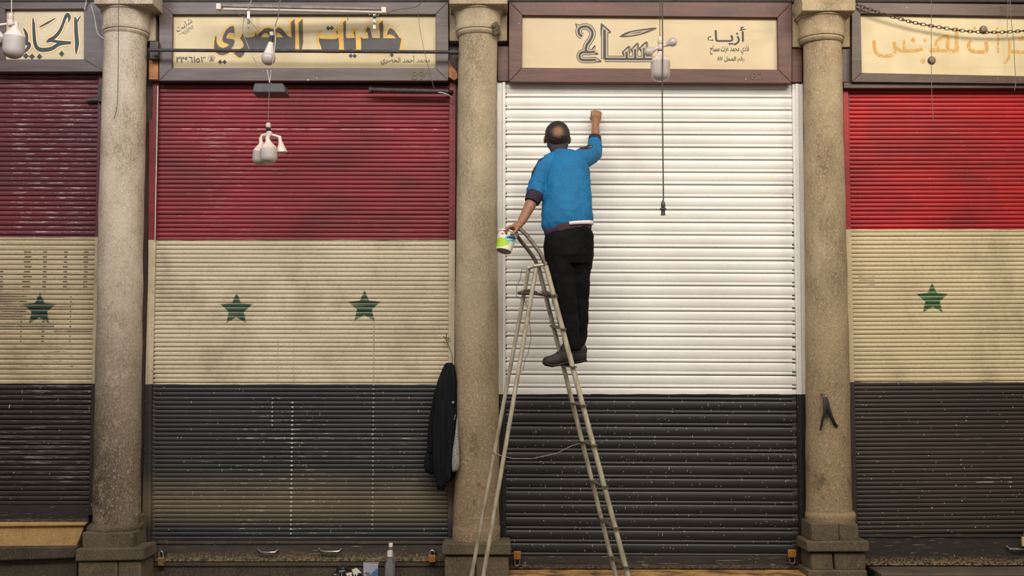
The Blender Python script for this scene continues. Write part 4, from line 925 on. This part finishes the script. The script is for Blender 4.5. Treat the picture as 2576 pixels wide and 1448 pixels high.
grow('bag_body', b, simple('glossy black film', (16, 16, 18), (26, 26, 28), .25), pb, .006, 2, .03, .03)
tp = thing('torn_wrapper', P(896, 1436, -.27), 'torn cream wrapper lying on the black plastic bag', 'wrapper')
b = MB(); b.poly([(885, 1432), (897, 1427), (906, 1436), (910, 1441), (900, 1440), (897, 1450), (894, 1441), (891, 1450), (888, 1440)], -.272, .003); b.poly([(870, 1442), (884, 1438), (888, 1446), (876, 1452)], -.27, .003)
b.obj('wrapper_sheet', simple('cream film', (224, 216, 190), (190, 182, 160), .5), tp)

# ------------------------------------------------------------------ ladder
lad = thing('step_ladder', (P(1380, 1448, -.7).x, -.7, 0), 'tall aluminium step ladder the painter is standing on', 'ladder')
def to_floor(a, c):
    t_ = (0.02 - a.z) / (c.z - a.z); return a + (c - a) * t_
nt, nb = P(1373, 669, -.83), P(1580, 1448, -.93); ft, fb = P(1355, 672, -.56), P(1549, 1448, -.47)
at, ab_ = P(1349, 672, -.81), P(1216, 1448, -.90); bt, bb2 = P(1330, 676, -.58), P(1186, 1448, -.48)
nb, fb, ab_, bb2 = to_floor(nt, nb), to_floor(ft, fb), to_floor(at, ab_), to_floor(bt, bb2)
for a, c, m_, r in ((nt, nb, m_steel, .0165), (ft, fb, m_steel, .0150)):
    b = MB(); b.tube([a, a.lerp(c, .5), c], r, 12); b.obj('climbing_rail', m_, lad)
for a, c, m_, r in ((at, ab_, m_steel, .0140), (bt, bb2, m_steel, .0135)):
    b = MB(); b.tube([a, a.lerp(c, .5), c], r, 12); b.obj('rear_leg', m_, lad)
for c in (nb, fb, ab_, bb2):
    b = MB(); b.lathe([(.022, -.02), (.022, .03), (.018, .05)], (c.x, c.y, .02), 12); b.obj('rubber_foot', m_black, lad)
# handrail loop
hp = [nt, P(1358, 635, -.83), P(1340, 610, -.82), P(1322, 588, -.8), P(1310, 577, -.78), P(1303, 574, -.75), P(1298, 575, -.71), P(1296, 581, -.66), P(1300, 592, -.63), P(1312, 608, -.60), P(1330, 630, -.58), P(1344, 650, -.57), ft]
b = MB(); b.tube(hp[:6], .0130, 10); b.obj('handrail', m_steel2, lad)
b = MB(); b.tube(hp[4:], .0130, 10); b.obj('handrail', m_steel2, lad)
b = MB(); b.tube([P(1308, 576, -.765), P(1303, 574, -.75), P(1298, 575, -.71), P(1296, 581, -.66), P(1300, 592, -.63)], .0155, 10); b.obj('grip', m_black, lad)
def on(a, c, py):      # point on a rail at photo row py
    lo, hi = 0.0, 1.0
    f = lambda q: 724 - F_PX * (-(q.y + D) * SP + (q.z - H) * CP) / ((q.y + D) * CP + (q.z - H) * SP)
    for _ in range(40):
        m_ = (lo + hi) / 2
        if f(a.lerp(c, m_)) < py: lo = m_
        else: hi = m_
    return a.lerp(c, (lo + hi) / 2)
m_rung = simple('dull rung metal', (116, 100, 82), (78, 66, 54), .5, .4, 40)
for i, (yf, yn) in enumerate(((734, 741), (820, 826), (918, 922), (1013, 1018), (1110, 1118), (1208, 1222), (1304, 1326), (1398, 1424))):
    a, c = on(ft, fb, yf), on(nt, nb, yn); d = (c - a).normalized(); a2, c2 = a - d * .035, c + d * .035
    b = MB()
    for off in (-.016, 0.0, .016): b.tube([a2 + Vector((off, 0, 0)), c2 + Vector((off, 0, 0))], .0055, 8)
    fr = [a2 + Vector((-.018, 0, -.004)), a2 + Vector((.018, 0, -.004)), c2 + Vector((.018, 0, -.004)), c2 + Vector((-.018, 0, -.004))]
    b.hexa(fr, [p + Vector((0, 0, .006)) for p in fr]); b.obj('rung', m_rung, lad, bevel=.0)
# hinge plates and catch bar
b = MB(); b.tube([bt + Vector((-.01, .02, .01)), ft + Vector((0, .01, .01))], .010, 8); b.tube([at + Vector((-.012, -.01, .008)), nt + Vector((0, 0, .012))], .011, 8); b.obj('hinge_plate', m_steel, lad)
b = MB(); b.tube([bt + Vector((0, 0, 0)), at + Vector((0, 0, .01))], .007, 8); b.tube([ft + Vector((0, 0, .02)), nt + Vector((0, 0, .02))], .009, 8); b.obj('cross_bar', m_steel, lad)
b = MB(); b.tube([P(1303, 737, -.60), P(1320, 737, -.62), P(1345, 738, -.66), P(1372, 742, -.72), P(1402, 748, -.80)], [.009, .012, .010, .009, .009], 8)
b.tube([P(1303, 737, -.60), P(1322, 730, -.60), P(1338, 730, -.62), P(1350, 736, -.66)], .008, 8); b.obj('spreader_bar', simple('blackened bar', (62, 52, 44), (90, 76, 62), .5, .3, 50), lad)
b = MB(); b.tube([P(1327, 678, -.58), P(1312, 677, -.56), P(1309, 700, -.56), P(1300, 720, -.56), P(1299, 745, -.56), P(1312, 752, -.56), P(1325, 757, -.57)], .0022, 6)
b.tube([P(1318, 735, -.58), P(1324, 752, -.58), P(1328, 757, -.58), P(1323, 762, -.58), P(1320, 756, -.58), P(1327, 775, -.58), P(1331, 800, -.58), P(1336, 850, -.6), P(1328, 890, -.6), P(1320, 905, -.6), P(1316, 932, -.6), P(1311, 936, -.6), P(1309, 930, -.6), P(1313, 900, -.6)], .0022, 6)
b.obj('catch_wire', m_wire_g, lad)
# tie cord
w0 = on(bt, bb2, 1135); w1 = on(ft, fb, 1113)
b = MB(); b.tube([w0 + Vector((-.016, -.01, 0)), w0 + Vector((0, -.025, -.01)), P(1262, 1146, -.55), P(1290, 1153, -.55), P(1340, 1153, -.55), P(1400, 1140, -.55), P(1440, 1120, -.52), w1 + Vector((0, -.02, 0))], .0034, 6)
b.obj('tie_cord', simple('grey brown cord', (150, 134, 112), (110, 96, 78), .7), lad)

# ------------------------------------------------------------------ pail
def pail():
    Y = -.72; top, bot = P(1277, 588, Y), P(1267, 631, Y - .03); ax = (bot - top).normalized(); Lh = (bot - top).length
    k = thing('paint_pail', bot, 'small green, blue and white plastic tub of paint held in the left hand', 'pail')
    t = T('printed tub'); u = t.noise(t.scale((30, 30, 30)), 1.0, 3.0)
    gx, gz = P(1258, 610, Y).x, P(1258, 612, Y).z
    def blob(cx, cy, rx, rz, jit):
        c_ = P(cx, cy, Y); a = t.m('DIVIDE', t.m('SUBTRACT', t.x, c_.x), rx); bq = t.m('DIVIDE', t.m('SUBTRACT', t.z, c_.z), rz)
        return t.m('LESS_THAN', t.m('ADD', t.m('ADD', t.m('MULTIPLY', a, a), t.m('MULTIPLY', bq, bq)), t.m('MULTIPLY', t.m('SUBTRACT', u, .5), jit)), 1.0)
    col = t.mix(blob(1260, 611, .058, .030, 1.2), srgb(232, 224, 212), srgb(176, 204, 44))
    col = t.mix(blob(1284, 602, .038, .021, .5), col, srgb(110, 186, 208)); col = t.mix(blob(1286, 601, .030, .010, .9), col, srgb(40, 96, 150)); col = t.mix(blob(1283, 604, .024, .0035, .3), col, srgb(225, 240, 240))
    col = t.mix(blob(1264, 590, .008, .007, .4), col, srgb(206, 110, 70)); mt = t.out(col, .35)
    r0, r1 = M(26, Y), M(19.5, Y)
    b = MB(); b.lathe([(r1, Lh), (r1 * 1.02, Lh * .96), (r0 * .97, Lh * .06), (r0, 0)], top, 30, ax, 0); b.obj('tub', mt, k, smooth=60)
    b = MB(); b.lathe([(r0, .004), (r0 * 1.05, .004), (r0 * 1.05, -.006), (r0 * .94, -.006), (r0 * .9, .02)], top, 30, ax); b.obj('rim', m_wh, k)
    b = MB(); b.lathe([(r1 * .93, Lh + .0005), (r1 * .93, Lh + .003), (r1 * .2, Lh + .003)], top, 26, ax); b.obj('tub_base', simple('grey base', (150, 132, 120), (134, 116, 106), .5), k)
pail()

# ------------------------------------------------------------------ the painter
def skin_mat():
    t = T('skin'); n = t.noise(t.scale((40, 40, 40)), 1.0, 4.0); n2 = t.noise(t.scale((220, 220, 60)), 1.0, 2.0)
    c = t.mix(t.ramp(n, .35, .7), srgb(156, 110, 80), srgb(128, 86, 62)); c = t.mix(t.ramp(n2, .62, .75, 0, .35), c, srgb(80, 52, 38))
    t.bump(n, .15, .003); t.b.inputs['Subsurface Weight'].default_value = .05; return t.out(c, .55)
m_skin = skin_mat()
q = lambda x, y, Y: P(x, y, Y)
body = MB()
# trunk, neck
body.tube([q(1430, 640, -.64), q(1430, 600, -.64), q(1430, 540, -.62), q(1430, 470, -.58), q(1424, 415, -.53), q(1412, 392, -.50)], [(.09, .125), (.09, .13), (.085, .125), (.09, .125), (.075, .115), (.05, .06)], 20, hint=(0, 1, 0))
body.tube([q(1414, 405, -.50), q(1408, 385, -.475), q(1404, 368, -.455)], [(.062, .066), (.056, .058), (.055, .056)], 18)
# head: cranium tipped back, jaw, nose, brow
tilt = Euler((math.radians(28), 0, math.radians(4))).to_matrix()
hc = q(1402, 344, -.455)
def hp_(x, y, z): return hc + tilt @ Vector((x, y, z))
body.ell(hp_(0, -.005, .012), (.078, .096, .090), 24, tilt)
body.ell(hp_(0, .020, -.045), (.064, .072, .070), 20, tilt)
body.ell(hp_(0, .055, -.078), (.036, .035, .028), 14, tilt)
body.tube([hp_(0, .088, .0), hp_(0, .103, -.022), hp_(0, .108, -.038)], [.008, .012, .015], 10)
body.tube([hp_(-.034, .082, .012), hp_(0, .090, .016), hp_(.034, .082, .012)], [.010, .012, .010], 10)
body.tube([hp_(-.020, .090, -.066), hp_(0, .098, -.066), hp_(.020, .090, -.066)], [.006, .009, .006], 8)
for s in (-1, 1):
    body.ell(hp_(s * .082, .004, -.022), (.009, .019, .030), 12, tilt @ Euler((0, 0, s * .35)).to_matrix())
    body.tube([hp_(s * .078, .012, -.01), hp_(s * .088, -.004, .0), hp_(s * .089, -.012, -.018), hp_(s * .082, -.002, -.045)], .006, 8)
# right arm, raised to the shutter
RE, RW = q(1497, 386, -.30), q(1498, 316, -.165)
body.tube([q(1452, 412, -.50), q(1478, 402, -.40), RE], [.050, .046, .040], 16)
body.tube([RE, q(1498, 355, -.235), RW], [.041, .036, .0255], 16)
# left arm down to the ladder
LE, LW = q(1346, 490, -.64), q(1311, 560, -.72)
body.tube([q(1385, 412, -.52), q(1362, 440, -.55), LE], [.050, .045, .040], 16)
body.tube([LE, q(1332, 520, -.665), LW], [.041, .037, .0265], 16)
# legs
body.tube([q(1412, 630, -.66), q(1413, 700, -.69), q(1420, 765, -.71), q(1430, 820, -.73), q(1438, 880, -.75)], [.078, .066, .052, .046, .034], 16)
body.tube([q(1456, 630, -.63), q(1457, 700, -.62), q(1457, 765, -.62), q(1458, 820, -.62), q(1456, 880, -.62)], [.075, .060, .046, .040, .030], 16)
# right fist, knuckles against the shutter, fingers curled round a rag
fc = q(1500, 294, -.105)
body.ell(fc + Vector((.0, -.012, -.004)), (.036, .026, .042), 16)
body.tube([RW, q(1499, 305, -.14), fc], [.026, .029, .031], 14)
for i, dx in enumerate((-.030, -.011, .009, .027)):
    L = (.034, .038, .036, .030)[i]
    k0 = fc + Vector((dx, -.014, .030 + (.002, .006, .004, -.002)[i]))
    body.tube([fc + Vector((dx * .8, -.022, .0)), k0, k0 + Vector((0, .024, .008)), k0 + Vector((0, .040, -.010)), k0 + Vector((0, .030, -.028)), k0 + Vector((0, .012, -.030))], [.011, .0105, .0095, .009, .0085, .007], 10)
body.tube([fc + Vector((-.030, -.008, -.020)), fc + Vector((-.038, .012, -.004)), fc + Vector((-.030, .030, .010)), fc + Vector((-.012, .040, .014))], [.012, .0115, .010, .008], 10)
# left hand over the ladder grip, finger tips pinching the tub's rim
body.tube([LW, q(1304, 566, -.735), q(1294, 571, -.745), q(1286, 574, -.75)], [(.026, .022), (.024, .033), (.021, .038), (.018, .034)], 14, hint=(.5, 0, 1))
fing = [[(1292, 568, -.785), (1279, 571, -.80), (1272, 580, -.80), (1275, 588, -.79)], [(1289, 570, -.76), (1275, 573, -.77), (1268, 579, -.775), (1271, 587, -.77)],
        [(1292, 574, -.735), (1284, 581, -.745), (1286, 590, -.75), (1294, 594, -.745)], [(1297, 576, -.715), (1291, 584, -.72), (1295, 593, -.725), (1302, 596, -.72)]]
for p_ in fing: body.tube([q(*a) for a in p_], [.0115, .0105, .0095, .008], 10)
body.tube([q(1303, 571, -.775), q(1297, 581, -.80), q(1290, 588, -.81), q(1283, 589, -.81)], [.013, .012, .011, .009], 10)
person = grow('person', body, m_skin, None, .0042, 3, label='balding man in a blue sweatshirt and black trousers painting the shutter', category='person')
# eyes, hair
for s in (-1, 1):
    b = MB(); b.ell(hp_(s * .031, .082, -.004), (.011, .011, .010), 12); b.obj('eye', simple('eye white', (225, 220, 212), (210, 200, 195), .2), person)
def hair():
    b = MB(); seg, rings = 72, 44; vs = []; fs = []; R3 = (.0835, .1015, .0955)
    def pt(th, ph, k=1.0): return Vector((R3[0] * math.sin(th) * math.cos(ph), R3[1] * math.sin(th) * math.sin(ph), R3[2] * math.cos(th))) * k
    idx = {}
    bald = (tilt.inverted() @ (q(1404, 331, -.56) - hp_(0, -.005, .012))).normalized()
    def keep(v):
        n_ = v.normalized(); 
        up = (tilt.inverted() @ Vector((0, 0, 1)))
        d = (n_ - bald); lat_ = math.sqrt((d.x / .30) ** 2 + (d.y / .34) ** 2 + (d.z / .26) ** 2) + mnoise.noise(n_ * 9) * .35
        if n_.y > .62 + .1 * mnoise.noise(n_ * 6) : return False
        if n_.z < -.25 and n_.y > .05: return False
        return n_.z > -.98
    for i in range(rings + 1):
        for j in range(seg):
            v = pt(math.pi * i / rings, 2 * math.pi * j / seg); v *= 1 + mnoise.noise(v * 90) * .02 + mnoise.noise(v * 30) * .02
            if v.z < -.03: v.x *= 1 - (-.03 - v.z) * 3.0; v.z *= 1.25; 
            vs.append(hp_(v.x, v.y - .005, v.z + .012))
    for i in range(rings):
        for j in range(seg):
            j2 = (j + 1) % seg; v = pt(math.pi * (i + .5) / rings, 2 * math.pi * (j + .5) / seg)
            if keep(v): fs.append((i * seg + j, i * seg + j2, (i + 1) * seg + j2, (i + 1) * seg + j))
    b.add(vs, fs)
    t = T('dark hair'); n = t.noise(t.scale((260, 260, 60)), 1.0, 3.0); t.bump(n, .8, .006); 
    bc = hp_(0, -.005, .012) + tilt @ Vector((bald.x * R3[0], bald.y * R3[1], bald.z * R3[2])); bc = q(1404, 331, bc.y)
    hx = t.m('DIVIDE', t.m('SUBTRACT', t.x, bc.x), .037); hz = t.m('DIVIDE', t.m('SUBTRACT', t.z, bc.z), .034); n5 = t.noise(t.scale((45, 45, 45)), 1.0, 4.0, .7)
    rad = t.m('ADD', t.m('SQRT', t.m('ADD', t.m('MULTIPLY', hx, hx), t.m('MULTIPLY', hz, hz))), t.m('MULTIPLY', t.m('SUBTRACT', n5, .5), 1.1))
    hairc = t.mix(t.ramp(n, .4, .7), srgb(24, 18, 18), srgb(44, 34, 30))
    m = t.out(t.mix(t.m('MULTIPLY', t.ramp(rad, .45, 1.3, .85, 0.0), t.m('LESS_THAN', t.y, -.46)), hairc, srgb(158, 108, 78)), .6)
    o = b.obj('hair', m, person, smooth=80); s = o.modifiers.new('s', 'SOLIDIFY'); s.thickness = .006; s.offset = -1
    # nape and sides
    b = MB(); b.tube([hp_(0, -.050, -.035), q(1405, 372, -.475 - .035), q(1407, 384, -.49 - .035)], [(.045, .074), (.030, .062), (.022, .052)], 20, hint=(0, 1, 0)); b.obj('hair_nape', m, person)
hair()
# sweatshirt
t = T('blue sweatshirt'); n = t.noise(t.scale((9, 9, 9)), 1.0, 3.0); nw = t.noise(t.scale((9, 9, 20)), 1.0, 2.0, .4); nk = t.noise(t.scale((500, 500, 500)), 1.0, 1.0)
col = t.mix(t.ramp(n, .35, .7), srgb(4, 104, 152), srgb(3, 92, 138))
def patch(cx, cy, Y, rx, ry, rz, rot=0.0):
    c_ = P(cx, cy, Y); dx = t.m('SUBTRACT', t.x, c_.x); dz = t.m('SUBTRACT', t.z, c_.z)
    a = t.m('DIVIDE', t.m('ADD', t.m('MULTIPLY', dx, math.cos(rot)), t.m('MULTIPLY', dz, math.sin(rot))), rx)
    bq = t.m('DIVIDE', t.m('SUBTRACT', t.m('MULTIPLY', dz, math.cos(rot)), t.m('MULTIPLY', dx, math.sin(rot))), rz)
    return t.m('LESS_THAN', t.m('ADD', t.m('MULTIPLY', a, a), t.m('MULTIPLY', bq, bq)), 1.0)
pm = t.m('MAXIMUM', t.m('MAXIMUM', patch(1473, 372, -.4, .048, 1, .026, .30), patch(1354, 403, -.5, .030, 1, .024, .6)), patch(1341, 428, -.5, .016, 1, .055, -.25))
wn = t.noise(t.scale((110, 110, 110)), 1.0, 2.0)
pc = t.mix(t.m('GREATER_THAN', wn, .64), srgb(18, 16, 30), srgb(190, 180, 190))
m_sw = t; t.bump(t.m('ADD', nw, t.m('MULTIPLY', nk, .05)), .35, .016); m_sw = t.out(t.mix(pm, col, pc), .8)
sw = MB()
sw.tube([q(1429.5, 578, -.637), q(1426.5, 565, -.635), q(1427, 540, -.63), q(1427, 505, -.615), q(1429, 465, -.59), q(1428, 435, -.565), q(1421, 413, -.54), q(1415, 402, -.52), q(1410, 394, -.50)],
        [(.112, .157), (.124, .172), (.125, .170), (.118, .160), (.112, .150), (.105, .148), (.092, .142), (.080, .110), (.066, .070)], 28, hint=(0, 1, 0))
sw.tube([q(1388, 408, -.53), q(1370, 418, -.54), q(1358, 440, -.56), q(1354, 456, -.585), q(1351, 466, -.60), q(1350, 473, -.61), q(1348, 480, -.625), q(1347, 487, -.635), q(1344, 495, -.645)], [.064, .062, .058, .056, .063, .056, .064, .057, .052], 22)
sw.tube([q(1446, 412, -.52), q(1470, 396, -.43), q(1487, 388, -.35), q(1494, 386, -.31), q(1496, 368, -.27), q(1496, 352, -.24)], [.076, .074, .066, .058, .052, .043], 18)
sw.tube([q(1396, 408, -.52), q(1432, 403, -.52), q(1462, 402, -.48)], [.062, .062, .062], 16)
sw.tube([q(1408, 400, -.51), q(1394, 403, -.52), q(1376, 411, -.53)], [.060, .060, .062], 16)
grow('sweatshirt', sw, m_sw, person, .006, 5, .016, .07)
m_cuff = simple('dark navy ribbing', (34, 24, 40), (48, 32, 48), .85, 0, 60)
b = MB(); b.tube([q(1346, 489, -.64), q(1343, 496, -.65), q(1338, 508, -.66)], [.057, .0565, .049], 24); b.obj('cuff', m_cuff, person)
b = MB(); b.tube([q(1496, 358, -.245), q(1496, 352, -.235), q(1497, 344, -.225)], [.046, .046, .042], 24); b.obj('cuff', m_cuff, person)
b = MB(); b.tube([q(1427, 568, -.637), q(1430, 580, -.64), q(1432, 588, -.64)], [(.118, .158), (.120, .158), (.113, .150)], 30, hint=(0, 1, 0)); b.obj('waistband', simple('purple brown hem', (52, 34, 52), (70, 42, 50), .85), person)
b = MB(); vs = []; n_ = 16
for i in range(n_ + 1):
    a_ = math.radians(2 + 90 * i / n_); c0 = q(1431, 556 + 7 * (1 - math.cos(a_)), -.64); c1 = q(1432, 566 + 5 * (1 - math.cos(a_)), -.64)
    for cc0 in (c0, c1): vs.append(cc0 + Vector((math.cos(a_) * .1590, -math.sin(a_) * .1255, 0)))
b.add(vs, [(2 * i, 2 * i + 1, 2 * i + 3, 2 * i + 2) for i in range(n_)])
o = b.obj('undershirt', simple('white cotton', (230, 214, 208), (210, 194, 186), .8), person); sd = o.modifiers.new('s', 'SOLIDIFY'); sd.thickness = .005; sd.offset = -1
b = MB(); b.tube([q(1408, 394, -.50), q(1406, 386, -.49)], [(.062, .064), (.058, .060)], 24, hint=(0, 1, 0)); b.obj('collar', simple('blue rib', (10, 104, 156), (14, 84, 130), .85), person)
# trousers
t = T('black trousers'); nw = t.noise(t.scale((7, 7, 9)), 1.0, 2.0, .5); t.bump(nw, .5, .03); m_tr = t.out(t.mix(t.ramp(nw, .4, .7), srgb(11, 10, 11), srgb(20, 18, 19)), .9, 0.0, .15)
tr = MB()
tr.tube([q(1428, 574, -.645), q(1431, 590, -.65), q(1431, 615, -.65), q(1431, 642, -.65), q(1431, 665, -.65)], [(.104, .142), (.122, .155), (.132, .162), (.130, .164), (.11, .150)], 26, hint=(0, 1, 0))
tr.tube([q(1409, 640, -.66), q(1411, 680, -.68), q(1415, 720, -.695), q(1421, 760, -.71), q(1428, 800, -.72), q(1435, 840, -.735), q(1440, 868, -.75), q(1441, 880, -.75)], [.098, .092, .084, .077, .069, .061, .057, .052], 20)
tr.tube([q(1453, 640, -.64), q(1455, 680, -.63), q(1457, 720, -.625), q(1457, 760, -.62), q(1459, 800, -.62), q(1458, 840, -.62), q(1454, 866, -.63), q(1454, 878, -.63)], [.102, .084, .068, .058, .052, .047, .040, .038], 20)
grow('trousers', tr, m_tr, person, .007, 4, .022, .09)
# shoes
m_shoe = simple('brown black suede', (50, 38, 34), (34, 28, 27), .75, 0, 30, bump=.4); m_sole = simple('worn sole', (54, 50, 44), (38, 35, 32), .8, 0, 40)
def shoe(pts, Ys, hw, sole_dy):
    b = MB(); c = [q(x, y, Y) for (x, y, h_), Y in zip(pts, Ys)]
    b.tube(c, [(M(h_, -.75), w_) for (x, y, h_), w_ in zip(pts, hw)], 20, hint=(0.15, 0, 1))
    b.ell(c[1] + Vector((0, 0, .035)), (.046, .042, .05), 14)
    o = grow('shoe', b, m_shoe, person, .005, 3)
    b = MB(); b.tube([p + Vector((0, 0, -M(h_, -.75) + .010)) for p, (x, y, h_) in zip(c, pts)], [(.010, w_ * 1.05) for w_ in hw], 16, hint=(0.15, 0, 1)); b.obj('sole', m_sole, o, smooth=60)
    b = MB(); b.tube([c[2] + Vector((0, -hw[2] * .5, M(pts[2][2], -.75) * .95)), c[2] + Vector((-.01, 0, M(pts[2][2], -.75) + .004)), c[2] + Vector((0, hw[2] * .5, M(pts[2][2], -.75) * .95))], .003, 6); b.obj('lace', m_black, o)
    return o, c
shoe([(1441, 893, 19), (1425, 895, 21), (1404, 903, 17), (1388, 908, 15), (1374, 908, 12), (1368, 907, 8)], [-.74, -.745, -.76, -.77, -.78, -.785], [.036, .040, .044, .047, .042, .028], 0)
o_, c_ = shoe([(1474, 894, 15), (1460, 894, 19), (1442, 900, 16), (1424, 906, 13), (1412, 908, 9)], [-.62, -.625, -.63, -.64, -.645], [.034, .040, .044, .044, .030], 0)
b = MB(); b.tube([q(1470, 882, -.63), q(1474, 884, -.63), q(1476, 880, -.63)], .004, 6); b.obj('heel_loop', m_black, o_)
# rag pressed on the shutter
rg = MB()
for i in range(5): rg.ell(q(1499 + i * 3.2, 283 + (i % 2) * 4 + i, -.06), (.014, .014, .012), 10)
grow('rag', rg, simple('paint-soaked rag', (226, 206, 180), (200, 176, 150), .8), None, .004, 2, .01, .02, label="crumpled paint-soaked rag in the painter's raised fist", category='rag')
